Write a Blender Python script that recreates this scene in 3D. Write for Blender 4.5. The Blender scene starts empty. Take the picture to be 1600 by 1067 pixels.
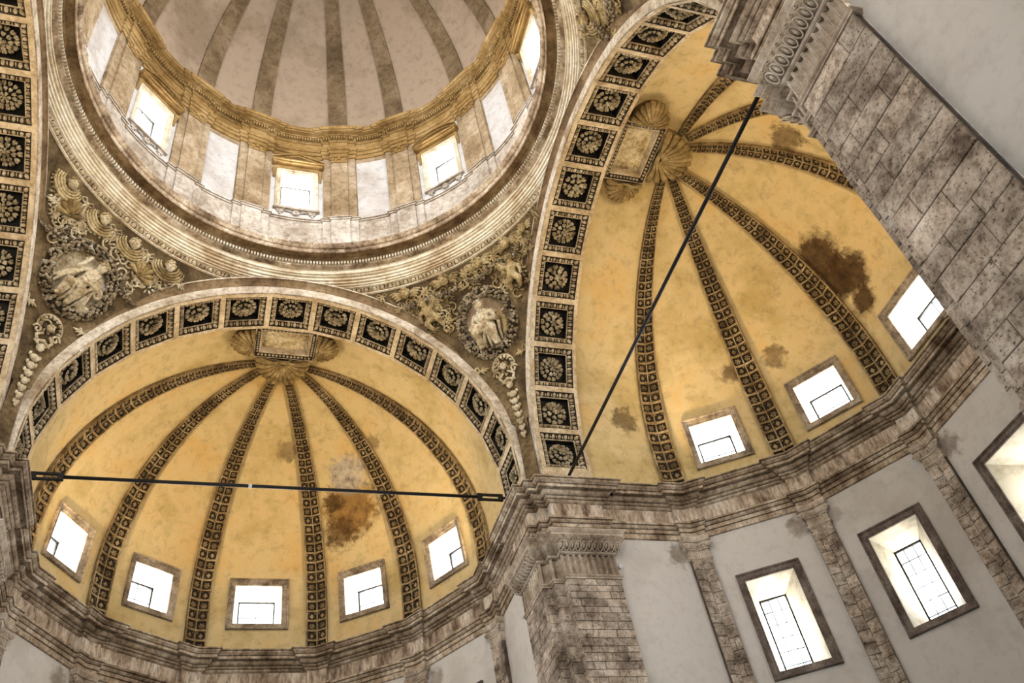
import bpy, math, random
from mathutils import Matrix, Vector

rnd = random.Random(11)
SC = bpy.context.scene
COL = SC.collection
R = math.radians
ZF = -17.5                                   # floor level (z = 0 is near the springing of the arches)

# ------------------------------------------------------------------ camera
CAM_M = Matrix(((0.950474, -0.096858, -0.295327, -1.734274),
                (-0.271600, -0.720802, -0.637713, -12.429788),
                (-0.151105, 0.686340, -0.711410, -15.955059),
                (0, 0, 0, 1)))
cam_d = bpy.data.cameras.new('camera')
cam_d.sensor_width = 36.0
cam_d.lens = 1403.5039 * 36.0 / 1600.0
cam_d.clip_end = 300
cam = bpy.data.objects.new('camera', cam_d)
COL.objects.link(cam)
cam.matrix_world = CAM_M
SC.camera = cam
CAM_I = CAM_M.inverted()


def in_frame(p, margin=60):
    """True when a point of the building lies inside the photographed field (used to leave unseen repeats out)."""
    c = CAM_I @ Vector(p)
    if c.z > -0.5:
        return False
    x = 800 + 1403.5 * c.x / -c.z
    y = 533.5 - 1403.5 * c.y / -c.z
    return -margin < x < 1600 + margin and -margin < y < 1067 + margin


# ------------------------------------------------------------------ sky, exposure, light levels
SC.view_settings.view_transform = 'Standard'
SC.view_settings.look = 'None'
SC.view_settings.gamma = 1.0
SC.view_settings.use_curve_mapping = False
SC.view_settings.exposure = -0.5
SC.cycles.max_bounces = 5
SC.cycles.diffuse_bounces = 1
SC.cycles.glossy_bounces = 1
SC.cycles.transparent_max_bounces = 6
SC.cycles.caustics_reflective = False
SC.cycles.caustics_refractive = False
SC.cycles.use_denoising = True
SC.cycles.sample_clamp_indirect = 6.0
wd = bpy.data.worlds.new('sky')
SC.world = wd
wd.use_nodes = True
wd.node_tree.nodes['Background'].inputs[0].default_value = (0.90, 0.95, 1.0, 1)
wd.node_tree.nodes['Background'].inputs[1].default_value = 6.0
DAY = (0.95, 0.965, 1.0)
P_DRUM, P_VAULT, P_LOW = 1250.0, 260.0, 900.0   # daylight behind the drum, vault and lower windows
WARM = (1.0, 0.73, 0.38)
P_FLOOD = 1750.0                                # floodlights standing on the cornices


def area_light(name, loc, direction, sx, sy, power, color):
    d = bpy.data.lights.new(name, 'AREA')
    d.shape = 'RECTANGLE'
    d.size, d.size_y, d.energy, d.color = sx, sy, power, color
    o = bpy.data.objects.new(name, d)
    COL.objects.link(o)
    o.matrix_world = Matrix.Translation(loc) @ Vector(direction).to_track_quat('-Z', 'Z').to_matrix().to_4x4()
    return o



def spot_light(name, loc, aim, power, color, angle=80):
    d = bpy.data.lights.new(name, 'SPOT')
    d.energy, d.color, d.spot_size, d.spot_blend, d.shadow_soft_size = power, color, R(angle), 0.8, 0.12
    o = bpy.data.objects.new(name, d)
    COL.objects.link(o)
    o.matrix_world = Matrix.Translation(loc) @ (Vector(aim) - Vector(loc)).to_track_quat('-Z', 'Z').to_matrix().to_4x4()
    return o


# ------------------------------------------------------------------ materials
def new_mat(name):
    m = bpy.data.materials.new(name)
    m.use_nodes = True
    nt = m.node_tree
    b = nt.nodes['Principled BSDF']
    b.inputs['Specular IOR Level'].default_value = 0.25
    return m, nt, b


def N(nt, t, **kw):
    n = nt.nodes.new(t)
    for k, v in kw.items():
        if hasattr(n, k):
            setattr(n, k, v)
        else:
            n.inputs[k].default_value = v
    return n


def ramp(nt, fac, stops):
    r = nt.nodes.new('ShaderNodeValToRGB')
    e = r.color_ramp.elements
    while len(e) < len(stops):
        e.new(0.5)
    for el, (p, c) in zip(e, stops):
        el.position = p
        el.color = (*c, 1) if len(c) == 3 else c
    nt.links.new(fac, r.inputs[0])
    return r.outputs[0]


def mixc(nt, fac, a, b, mode='MIX'):
    n = nt.nodes.new('ShaderNodeMix')
    n.data_type = 'RGBA'
    n.blend_type = mode
    for sock, val in ((n.inputs[0], fac), (n.inputs[6], a), (n.inputs[7], b)):
        if hasattr(val, 'links') or hasattr(val, 'is_linked'):
            nt.links.new(val, sock)
        elif isinstance(val, (int, float)):
            sock.default_value = val
        else:
            sock.default_value = (*val, 1)
    return n.outputs[2]


def stone(name, base, dark, light, scale=1.4, dirt=0.5, pits=0.35, bump=0.25, rough=0.85, rand=0.0, stretch=(1, 1, 1)):
    """Weathered stone or stucco: mottled colour, dark wear, small pits, a fine relief."""
    m, nt, b = new_mat(name)
    L = nt.links.new
    g = N(nt, 'ShaderNodeNewGeometry')
    mp = N(nt, 'ShaderNodeMapping')
    mp.inputs['Scale'].default_value = stretch
    L(g.outputs['Position'], mp.inputs[0])
    n1 = N(nt, 'ShaderNodeTexNoise', Scale=scale, Detail=8.0, Roughness=0.68)
    L(mp.outputs[0], n1.inputs['Vector'])
    n2 = N(nt, 'ShaderNodeTexNoise', Scale=scale * 6.5, Detail=6.0, Roughness=0.7)
    L(mp.outputs[0], n2.inputs['Vector'])
    c = ramp(nt, n1.outputs[0], [(0.36, dark), (0.52, base), (0.68, light)])
    wear = ramp(nt, n2.outputs[0], [(0.36, (1 - dirt, (1 - dirt) * .94, (1 - dirt) * .86)), (0.54, (1, 1, 1))])
    c = mixc(nt, 1.0, c, wear, 'MULTIPLY')
    if pits:
        v = N(nt, 'ShaderNodeTexNoise', Scale=scale * 16, Detail=3.0, Roughness=0.6)
        L(mp.outputs[0], v.inputs['Vector'])
        p = ramp(nt, v.outputs[0], [(0.33, (1 - pits,) * 3), (0.40, (1, 1, 1))])
        c = mixc(nt, 1.0, c, p, 'MULTIPLY')
    if rand:
        oi = N(nt, 'ShaderNodeObjectInfo')
        rr = ramp(nt, oi.outputs['Random'], [(0.0, (1 - rand, 1 - rand, 1 - rand)), (0.6, (1, 1, 1)), (1.0, (1 + rand * .6, 1 + rand * .5, 1 + rand * .4))])
        c = mixc(nt, 1.0, c, rr, 'MULTIPLY')
    L(c, b.inputs['Base Color'])
    b.inputs['Roughness'].default_value = rough
    if bump:
        bp = N(nt, 'ShaderNodeBump', Strength=bump, Distance=0.04)
        L(n2.outputs[0], bp.inputs['Height'])
        L(bp.outputs[0], b.inputs['Normal'])
    return m


def plaster(name, base, tint, scale=0.5, stains=(), third=None, bump=0.06, flake=0.70):
    """Old wall plaster. stains: (centre, radius, strength, colour, ragged) damp patches, each with a shape of its own."""
    m, nt, b = new_mat(name)
    L = nt.links.new
    g = N(nt, 'ShaderNodeNewGeometry')
    n1 = N(nt, 'ShaderNodeTexNoise', Scale=scale, Detail=7.0, Roughness=0.62)
    L(g.outputs['Position'], n1.inputs['Vector'])
    n3 = N(nt, 'ShaderNodeTexNoise', Scale=3.2, Detail=9.0, Roughness=0.72)
    L(g.outputs['Position'], n3.inputs['Vector'])
    c = ramp(nt, n1.outputs[0], [(0.34, tint), (0.50, base), (0.68, third or base)])
    fl = ramp(nt, n3.outputs[0], [(0.30, (flake, flake * .985, flake * .97)), (0.50, (1, 1, 1))])
    c = mixc(nt, 1.0, c, fl, 'MULTIPLY')
    for (ctr, rad, stren, colr, ragged) in stains:
        d = N(nt, 'ShaderNodeVectorMath', operation='DISTANCE')
        L(g.outputs['Position'], d.inputs[0])
        d.inputs[1].default_value = ctr
        mu = N(nt, 'ShaderNodeMath', operation='MULTIPLY_ADD')
        L(n3.outputs[0], mu.inputs[0])
        mu.inputs[1].default_value = ragged * rad
        mu.inputs[2].default_value = -0.5 * ragged * rad
        ad = N(nt, 'ShaderNodeMath', operation='ADD')
        L(d.outputs['Value'], ad.inputs[0])
        L(mu.outputs[0], ad.inputs[1])
        mr = N(nt, 'ShaderNodeMapRange')
        mr.inputs[1].default_value = rad
        mr.inputs[2].default_value = rad * 0.62
        mr.inputs[3].default_value = 0.0
        mr.inputs[4].default_value = stren
        L(ad.outputs[0], mr.inputs[0])
        dk = ramp(nt, n3.outputs[0], [(0.34, tuple(x * 0.35 for x in colr)), (0.60, colr)])
        c = mixc(nt, mr.outputs[0], c, dk)
    L(c, b.inputs['Base Color'])
    b.inputs['Roughness'].default_value = 0.9
    bp = N(nt, 'ShaderNodeBump', Strength=bump * 3, Distance=0.03)
    L(n3.outputs[0], bp.inputs['Height'])
    L(bp.outputs[0], b.inputs['Normal'])
    return m


def plain(name, col, rough=0.6, metal=0.0):
    m, nt, b = new_mat(name)
    L = nt.links.new
    g = N(nt, 'ShaderNodeNewGeometry')
    n1 = N(nt, 'ShaderNodeTexNoise', Scale=6.0, Detail=4.0)
    L(g.outputs['Position'], n1.inputs['Vector'])
    c = ramp(nt, n1.outputs[0], [(0.3, tuple(x * 0.7 for x in col)), (0.7, col)])
    L(c, b.inputs['Base Color'])
    b.inputs['Roughness'].default_value = rough
    b.inputs['Metallic'].default_value = metal
    return m


def glass(name):
    m = bpy.data.materials.new(name)
    m.use_nodes = True
    nt = m.node_tree
    nt.nodes.clear()
    out = N(nt, 'ShaderNodeOutputMaterial')
    tr = N(nt, 'ShaderNodeBsdfTransparent')
    tr.inputs[0].default_value = (0.97, 0.98, 1.0, 1)
    gl = N(nt, 'ShaderNodeBsdfGlossy', Roughness=0.08)
    mx = N(nt, 'ShaderNodeMixShader')
    mx.inputs[0].default_value = 0.05
    nt.links.new(tr.outputs[0], mx.inputs[1])
    nt.links.new(gl.outputs[0], mx.inputs[2])
    nt.links.new(mx.outputs[0], out.inputs[0])
    return m


M_TRAV = stone('travertine_mouldings', (0.50, 0.375, 0.25), (0.15, 0.095, 0.052), (0.86, 0.74, 0.57), 1.0, 0.5, 0.35, 0.12, stretch=(1.2, 1.2, 0.8))
M_RING = stone('pale_ring_travertine', (0.84, 0.74, 0.55), (0.50, 0.37, 0.22), (0.95, 0.88, 0.74), 0.8, 0.25, 0.15, 0.08)
M_FRIEZE = stone('stained_frieze_stone', (0.62, 0.48, 0.34), (0.17, 0.10, 0.06), (0.90, 0.81, 0.68), 1.2, 0.55, 0.3, 0.2, stretch=(1.6, 1.6, 0.45))
M_BLOCK = stone('travertine_blocks', (0.49, 0.395, 0.30), (0.16, 0.115, 0.08), (0.76, 0.655, 0.53), 1.3, 0.5, 0.75, 0.3, rand=0.22)
M_MORTAR = stone('dark_joint_mortar', (0.13, 0.098, 0.072), (0.06, 0.045, 0.033), (0.20, 0.155, 0.12), 3.0, 0.4, 0.3, 0.2)
M_CAP = stone('carved_capital_stone', (0.58, 0.465, 0.345), (0.28, 0.205, 0.14), (0.82, 0.715, 0.58), 0.8, 0.3, 0.2, 0.06)
M_CREAM = stone('cream_stucco', (0.66, 0.52, 0.33), (0.42, 0.30, 0.16), (0.82, 0.70, 0.50), 1.2, 0.35, 0.15, 0.12)
M_ARCHI = stone('pale_archivolt_stone', (0.70, 0.60, 0.46), (0.36, 0.26, 0.16), (0.88, 0.80, 0.68), 0.9, 0.4, 0.25, 0.15)
M_ARCHD = stone('brown_archivolt_band', (0.24, 0.155, 0.075), (0.09, 0.05, 0.022), (0.38, 0.27, 0.15), 0.9, 0.4, 0.2, 0.15)
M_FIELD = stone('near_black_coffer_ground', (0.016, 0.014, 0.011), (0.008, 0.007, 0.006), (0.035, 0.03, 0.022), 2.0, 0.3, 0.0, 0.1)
M_EGG = stone('tan_egg_moulding', (0.56, 0.44, 0.27), (0.26, 0.18, 0.09), (0.78, 0.66, 0.46), 2.5, 0.45, 0.2, 0.15)
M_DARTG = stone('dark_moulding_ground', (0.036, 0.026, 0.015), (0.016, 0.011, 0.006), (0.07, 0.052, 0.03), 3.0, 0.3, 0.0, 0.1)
M_ROSE = stone('tan_stucco_rosette', (0.52, 0.42, 0.25), (0.17, 0.115, 0.055), (0.82, 0.70, 0.48), 3.5, 0.5, 0.2, 0.2)
M_RIB = stone('brown_rib_stucco', (0.35, 0.24, 0.11), (0.15, 0.095, 0.04), (0.56, 0.43, 0.24), 1.5, 0.45, 0.2, 0.2)
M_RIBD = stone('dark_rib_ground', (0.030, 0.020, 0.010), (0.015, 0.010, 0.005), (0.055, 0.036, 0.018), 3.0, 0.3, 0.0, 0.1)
M_SHELL = stone('gilded_stucco_shell', (0.33, 0.225, 0.085), (0.16, 0.10, 0.035), (0.56, 0.42, 0.20), 2.6, 0.4, 0.1, 0.08)
M_PEND = stone('brown_pendentive_ground', (0.19, 0.13, 0.06), (0.07, 0.045, 0.02), (0.32, 0.235, 0.125), 1.0, 0.45, 0.2, 0.25)
M_RELIEF = stone('stucco_relief', (0.70, 0.58, 0.38), (0.30, 0.21, 0.10), (0.90, 0.81, 0.62), 1.8, 0.45, 0.2, 0.2)
M_RELIEFG = stone('golden_stucco_relief', (0.50, 0.375, 0.18), (0.19, 0.125, 0.05), (0.78, 0.64, 0.38), 2.0, 0.5, 0.2, 0.2)
M_FRUIT = stone('dusty_fruit_stucco', (0.36, 0.28, 0.17), (0.10, 0.07, 0.04), (0.72, 0.64, 0.50), 3.5, 0.5, 0.2, 0.15)
M_DOME = plaster('brown_grey_dome_plaster', (0.41, 0.305, 0.21), (0.29, 0.21, 0.135), 0.35)
M_DRIB = stone('brown_dome_rib', (0.22, 0.15, 0.08), (0.12, 0.08, 0.04), (0.30, 0.215, 0.13), 0.8, 0.35, 0.15, 0.15)
M_DRUMC = stone('ochre_drum_cornice', (0.36, 0.22, 0.075), (0.20, 0.11, 0.03), (0.56, 0.38, 0.17), 0.7, 0.3, 0.2, 0.05)
M_DRUMP = stone('drum_pilaster_stone', (0.40, 0.29, 0.17), (0.22, 0.145, 0.07), (0.56, 0.44, 0.30), 0.7, 0.35, 0.3, 0.1)
M_DRUMW = plaster('pale_drum_plaster', (0.66, 0.62, 0.58), (0.50, 0.44, 0.38), 0.5)
M_DRUMB = stone('drum_base_stone', (0.62, 0.54, 0.45), (0.38, 0.30, 0.22), (0.78, 0.70, 0.60), 0.9, 0.35, 0.3, 0.2)
M_WALL = plaster('pale_grey_wall_plaster', (0.68, 0.625, 0.545), (0.54, 0.485, 0.41), 0.3, flake=0.86, stains=[((10.85, 6.86, -2.75), 0.40, 0.75, (0.30, 0.22, 0.15), 1.8), ((13.98, 5.40, -2.75), 0.38, 0.7, (0.30, 0.22, 0.15), 1.8), ((14.75, 4.65, -2.85), 0.30, 0.5, (0.34, 0.26, 0.19), 1.9), ((16.35, 1.45, -2.75), 0.42, 0.7, (0.30, 0.22, 0.15), 1.8), ((-5.45, 13.7, -2.75), 0.4, 0.7, (0.30, 0.22, 0.15), 1.8), ((5.35, 13.85, -2.75), 0.35, 0.6, (0.30, 0.22, 0.15), 1.8)])
M_REVEAL = plaster('white_reveal_plaster', (0.85, 0.78, 0.62), (0.74, 0.66, 0.50), 1.4)
M_REVEALS = plaster('cream_stone_reveal', (0.40, 0.345, 0.24), (0.27, 0.22, 0.14), 2.0)
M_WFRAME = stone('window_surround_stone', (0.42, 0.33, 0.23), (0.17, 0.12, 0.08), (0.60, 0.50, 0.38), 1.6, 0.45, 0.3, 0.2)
M_WDARK = stone('dark_window_surround', (0.20, 0.155, 0.125), (0.09, 0.065, 0.05), (0.32, 0.26, 0.21), 1.6, 0.4, 0.3, 0.2)
M_IRON = plain('black_wrought_iron', (0.016, 0.014, 0.012), 0.5, 0.3)
M_GLASS = glass('clear_window_glass')
M_FLOOR = stone('worn_floor_stone', (0.42, 0.34, 0.26), (0.30, 0.23, 0.17), (0.52, 0.44, 0.35), 0.6, 0.2, 0.1, 0.1)
M_WHITE = plain('white_painted_metal', (0.75, 0.75, 0.74), 0.4)
M_GRIME = stone('soot_streaked_plaque', (0.72, 0.58, 0.34), (0.40, 0.28, 0.12), (0.86, 0.74, 0.50), 1.4, 0.55, 0.4, 0.1)


# ------------------------------------------------------------------ mesh helpers
class MB:
    def __init__(self):
        self.v, self.f, self.m = [], [], []

    def add(self, vs, fs, mi=0):
        o = len(self.v)
        self.v += [tuple(p) for p in vs]
        self.f += [tuple(i + o for i in f) for f in fs]
        self.m += [mi] * len(fs)

    def quad(self, a, b, c, d, mi=0):
        self.add((a, b, c, d), ((0, 1, 2, 3),), mi)

    def box(self, c, h, M=None, mi=0):
        vs = [Vector((c[0] + sx * h[0], c[1] + sy * h[1], c[2] + sz * h[2])) for sx in (-1, 1) for sy in (-1, 1) for sz in (-1, 1)]
        if M is not None:
            vs = [M @ p for p in vs]
        self.add(vs, ((0, 1, 3, 2), (4, 6, 7, 5), (0, 4, 5, 1), (2, 3, 7, 6), (0, 2, 6, 4), (1, 5, 7, 3)), mi)

    def ell(self, c, r, nu=8, nv=5, M=None, mi=0, half=False, rot=None):
        """Ellipsoid (or its +z half) about c with radii r."""
        vs, fs = [], []
        v0 = 0.0 if half else -math.pi / 2
        rows = nv + 1
        for j in range(rows):
            a = v0 + (math.pi / 2 - v0) * j / nv
            for i in range(nu):
                b = 2 * math.pi * i / nu
                p = Vector((r[0] * math.cos(a) * math.cos(b), r[1] * math.cos(a) * math.sin(b), r[2] * math.sin(a)))
                if rot is not None:
                    p = rot @ p
                p = p + Vector(c)
                vs.append(M @ p if M is not None else p)
        for j in range(rows - 1):
            for i in range(nu):
                k = (i + 1) % nu
                fs.append((j * nu + i, j * nu + k, (j + 1) * nu + k, (j + 1) * nu + i))
        self.add(vs, fs, mi)

    def tube(self, pts, rad, n=6, mi=0, cap=True, M=None):
        pts = [Vector(p) for p in pts]
        if not hasattr(rad, '__len__'):
            rad = [rad] * len(pts)
        vs, fs = [], []
        up = None
        for i, p in enumerate(pts):
            t = (pts[min(i + 1, len(pts) - 1)] - pts[max(i - 1, 0)])
            t = t.normalized() if t.length > 1e-9 else Vector((0, 0, 1))
            if up is None:
                up = t.orthogonal().normalized()
            up = (up - t * up.dot(t))
            up = up.normalized() if up.length > 1e-6 else t.orthogonal().normalized()
            sd = t.cross(up)
            for k in range(n):
                a = 2 * math.pi * k / n
                q = p + (up * math.cos(a) + sd * math.sin(a)) * rad[i]
                vs.append(M @ q if M is not None else q)
        for i in range(len(pts) - 1):
            for k in range(n):
                k2 = (k + 1) % n
                fs.append((i * n + k, i * n + k2, (i + 1) * n + k2, (i + 1) * n + k))
        if cap:
            fs.append(tuple(range(n - 1, -1, -1)))
            fs.append(tuple((len(pts) - 1) * n + k for k in range(n)))
        self.add(vs, fs, mi)

    def grid(self, rows, mi=0, close=False):
        """rows: list of equally long lists of points."""
        w = len(rows[0])
        vs = [p for r in rows for p in r]
        fs = []
        for j in range(len(rows) - 1):
            for i in range(w if close else w - 1):
                k = (i + 1) % w
                fs.append((j * w + i, j * w + k, (j + 1) * w + k, (j + 1) * w + i))
        self.add(vs, fs, mi)

    def mesh(self, name, mats, smooth=False):
        me = bpy.data.meshes.new(name)
        me.from_pydata([tuple(p) for p in self.v], [], self.f)
        for m in (mats if isinstance(mats, (list, tuple)) else [mats]):
            me.materials.append(m)
        if isinstance(mats, (list, tuple)) and len(mats) > 1:
            me.polygons.foreach_set('material_index', self.m)
        if smooth:
            me.polygons.foreach_set('use_smooth', [True] * len(me.polygons))
        me.update()
        return me


WM = {}


def ob(name, mesh, parent=None, M=None):
    o = bpy.data.objects.new(name, mesh)
    COL.objects.link(o)
    M = M.copy() if M is not None else Matrix()
    WM[o.name] = M
    if parent is not None:
        o.parent = parent
        o.matrix_parent_inverse = WM[parent.name].inverted()
    o.matrix_basis = M
    return o


def tag(o, label=None, cat=None, group=None, kind=None):
    for k, v in (('label', label), ('category', cat), ('group', group), ('kind', kind)):
        if v:
            o[k] = v
    return o


def thing(name, label, cat, loc=(0, 0, 0), group=None):
    o = ob(name, None, None, Matrix.Translation(Vector(loc)))
    o.empty_display_size = 0.3
    return tag(o, label, cat, group)


def struct(name, label=None, mesh=None, M=None):
    o = ob(name, mesh, None, M)
    return tag(o, label, None, None, 'structure')


def RZ(deg):
    return Matrix.Rotation(R(deg), 4, 'Z')


def frame(o, x, y, z):
    """4x4 matrix with the given axes (columns) and origin."""
    return Matrix(((x[0], y[0], z[0], o[0]), (x[1], y[1], z[1], o[1]), (x[2], y[2], z[2], o[2]), (0, 0, 0, 1)))


def offset_path(path, d, closed=False):
    """Plan polyline moved d to its right-hand side, mitred."""
    n = len(path)
    dirs = []
    for i in range(n if closed else n - 1):
        a, b = path[i], path[(i + 1) % n]
        l = math.hypot(b[0] - a[0], b[1] - a[1])
        dirs.append(((b[0] - a[0]) / l, (b[1] - a[1]) / l))
    out = []
    for i in range(n):
        d1 = dirs[i % len(dirs)] if (closed or i < n - 1) else dirs[-1]
        d0 = dirs[i - 1] if (closed or i > 0) else dirs[0]
        n0, n1 = (d0[1], -d0[0]), (d1[1], -d1[0])
        k = 1 + n0[0] * n1[0] + n0[1] * n1[1]
        k = max(k, 0.25)
        out.append((path[i][0] + d * (n0[0] + n1[0]) / k, path[i][1] + d * (n0[1] + n1[1]) / k))
    return out


def sweep(mb, path, prof, closed=False, M=None, mi=0):
    """Moulding: profile of (projection to the right of the path, height)."""
    rows = []
    for d, z in prof:
        row = [Vector((x, y, z)) for x, y in offset_path(path, d, closed)]
        rows.append([M @ p for p in row] if M is not None else row)
    mb.grid(rows, mi, closed)


def unit_block():
    """Stone facing block with slightly chamfered face, x and z in -.5...5, face at +y = 0, body behind."""
    mb = MB()
    e = 0.47
    f = [(-e, 1, -e), (e, 1, -e), (e, 1, e), (-e, 1, e)]
    s = [(-.5, .6, -.5), (.5, .6, -.5), (.5, .6, .5), (-.5, .6, .5)]
    k = [(-.5, -1, -.5), (.5, -1, -.5), (.5, -1, .5), (-.5, -1, .5)]
    mb.add(f + s + k, [(3, 2, 1, 0)] + [(i, (i + 1) % 4, 4 + (i + 1) % 4, 4 + i) for i in range(4)] + [(4 + i, 4 + (i + 1) % 4, 8 + (i + 1) % 4, 8 + i) for i in range(4)])
    return mb.mesh('stone_block', M_BLOCK)


BLOCK = unit_block()


def masonry(parent, P, Q, z0, z1, course, length, M, name='stone_block', proud=0.03, test=True, seed=1, gap=0.012, margin=130):
    """Courses of separate blocks on the wall face from P to Q (plan), whose right-hand side is the room."""
    r = random.Random(seed)
    P, Q = Vector((P[0], P[1], 0)), Vector((Q[0], Q[1], 0))
    d = Q - P
    W = d.length
    d.normalize()
    nrm = Vector((d.y, -d.x, 0))
    z = z1
    row = 0
    while z > z0 + 0.02:
        h = course * r.uniform(0.82, 1.18)
        h = min(h, z - z0)
        x = 0.0
        first = True
        while x < W - 0.01:
            l = length * r.uniform(0.6, 1.35) * (0.55 if first and row % 2 else 1)
            first = False
            if W - x - l < length * 0.35:
                l = W - x
            c = P + d * (x + l / 2) + Vector((0, 0, z - h / 2))
            if (not test) or in_frame(M @ c, margin):
                th = proud * r.uniform(0.55, 1.15)
                fm = frame(c, d * (l - gap), nrm * th, Vector((0, 0, h - gap)))
                ob(name, BLOCK, parent, M @ fm)
            x += l
        z -= h
        row += 1

# ------------------------------------------------------------------ plan of the building (one quarter, turned four times)
RA, ZC, DTH = 6.70, 0.4115, 0.2178             # arch radius, height of the arch centres, angle of one coffer
Y0, Y1 = 7.20, 8.75                            # crossing edge and apse edge of the coffered arches
WALLV = [(-6.86, 8.75), (-6.86, 11.45), (-5.0, 14.42), (-2.02, 16.39), (2.02, 16.39), (5.0, 14.42), (6.86, 11.45), (6.86, 8.75)]
PIER = [(7.3, 8.75), (6.70, 8.75), (6.70, 7.20), (6.95, 7.20), (6.95, 6.95), (7.20, 6.95), (7.20, 6.70), (8.75, 6.70), (8.75, 7.3)]
PW, PP = 0.37, 0.13                            # apse pilaster half width (on each face) and projection
APSES = {'A': 0, 'B': -90, 'C': 90, 'D': 180}
SIDE = {'A': 'north', 'B': 'east', 'C': 'west', 'D': 'south'}
APNAME = {'A': 'left-hand apse', 'B': 'right-hand apse', 'C': 'far left arm', 'D': 'near arm'}


def unit2(a, b):
    l = math.hypot(b[0] - a[0], b[1] - a[1])
    return ((b[0] - a[0]) / l, (b[1] - a[1]) / l)


def apse_path():
    """Wall line of an apse with its pilasters breaking forward at the six corners."""
    p = [WALLV[0]]
    for k in range(1, 7):
        d0, d1 = unit2(WALLV[k - 1], WALLV[k]), unit2(WALLV[k], WALLV[k + 1])
        n0, n1 = (d0[1], -d0[0]), (d1[1], -d1[0])
        v = WALLV[k]
        a = (v[0] - d0[0] * PW, v[1] - d0[1] * PW)
        c = (v[0] + d1[0] * PW, v[1] + d1[1] * PW)
        kk = 1 + n0[0] * n1[0] + n0[1] * n1[1]
        p += [a, (a[0] + n0[0] * PP, a[1] + n0[1] * PP), (v[0] + PP * (n0[0] + n1[0]) / kk, v[1] + PP * (n0[1] + n1[1]) / kk),
              (c[0] + n1[0] * PP, c[1] + n1[1] * PP), c]
    return p + [WALLV[7]]


APATH = apse_path()
CORNICE = [(-0.25, -0.655), (0.53, -0.66), (0.56, -0.675), (0.56, -0.71), (0.50, -0.715), (0.50, -0.735), (0.525, -0.74), (0.51, -0.78), (0.46, -0.82), (0.45, -0.835),
           (0.38, -0.84), (0.38, -0.855), (0.42, -0.86), (0.42, -0.94), (0.40, -0.95), (0.40, -0.925), (0.24, -0.925), (0.24, -0.955), (0.27, -0.96), (0.27, -0.99), (0.24, -1.04), (0.20, -1.065),
           (0.13, -1.07), (0.13, -1.09), (0.165, -1.095), (0.155, -1.12), (0.12, -1.145), (0.05, -1.15), (0.05, -1.165), (0.10, -1.17), (0.095, -1.205), (0.06, -1.235), (0.02, -1.25)]
FRIEZE = [(0.02, -1.25), (0.02, -1.75)]
ARCHITRAVE = [(0.02, -1.75), (0.05, -1.755), (0.17, -1.765), (0.175, -1.78), (0.175, -1.835), (0.10, -1.84), (0.10, -1.86), (0.15, -1.865), (0.135, -1.90), (0.10, -1.935),
              (0.04, -1.94), (0.04, -1.96), (0.08, -1.965), (0.08, -2.075), (0.02, -2.08), (0.02, -2.10), (0.05, -2.105), (0.05, -2.255), (0.0, -2.27)]
TRIM_N = [0]


def entablature(path, M, label):
    TRIM_N[0] += 1
    t = struct('trim_%d' % TRIM_N[0], label)
    for nm, prof, mat in (('cornice', CORNICE, M_TRAV), ('frieze', FRIEZE, M_FRIEZE), ('architrave', ARCHITRAVE, M_TRAV)):
        mb = MB()
        sweep(mb, path, prof, False, M)
        ob(nm, mb.mesh(nm, mat), t)


for k, a in APSES.items():
    entablature(APATH, RZ(a), 'stone entablature running round the wall of the %s' % APNAME[k])
PNAME = {0: 'middle pier between the two apses', 90: 'pier at the far left edge', -90: 'near pier at upper right', 180: 'pier behind the viewer'}
for a in (0, 90, -90, 180):
    entablature(PIER, RZ(a), 'stepped stone entablature over the %s' % PNAME[a])

# ------------------------------------------------------------------ floor and the walls of the four arms
mb = MB()
mb.box((0, 0, ZF - 0.1), (19, 19, 0.1))
struct('floor', 'stone church floor far below the vaults', mb.mesh('floor', M_FLOOR))

LOW_IN = (0.285, 0.668, -6.50, -3.89)          # lower windows: clear opening (share of the panel, heights)
LOW_OUT = (0.225, 0.732, -6.72, -3.66)
WIN_N = [0]


def lerp(a, b, t):
    return a + (b - a) * t


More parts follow.
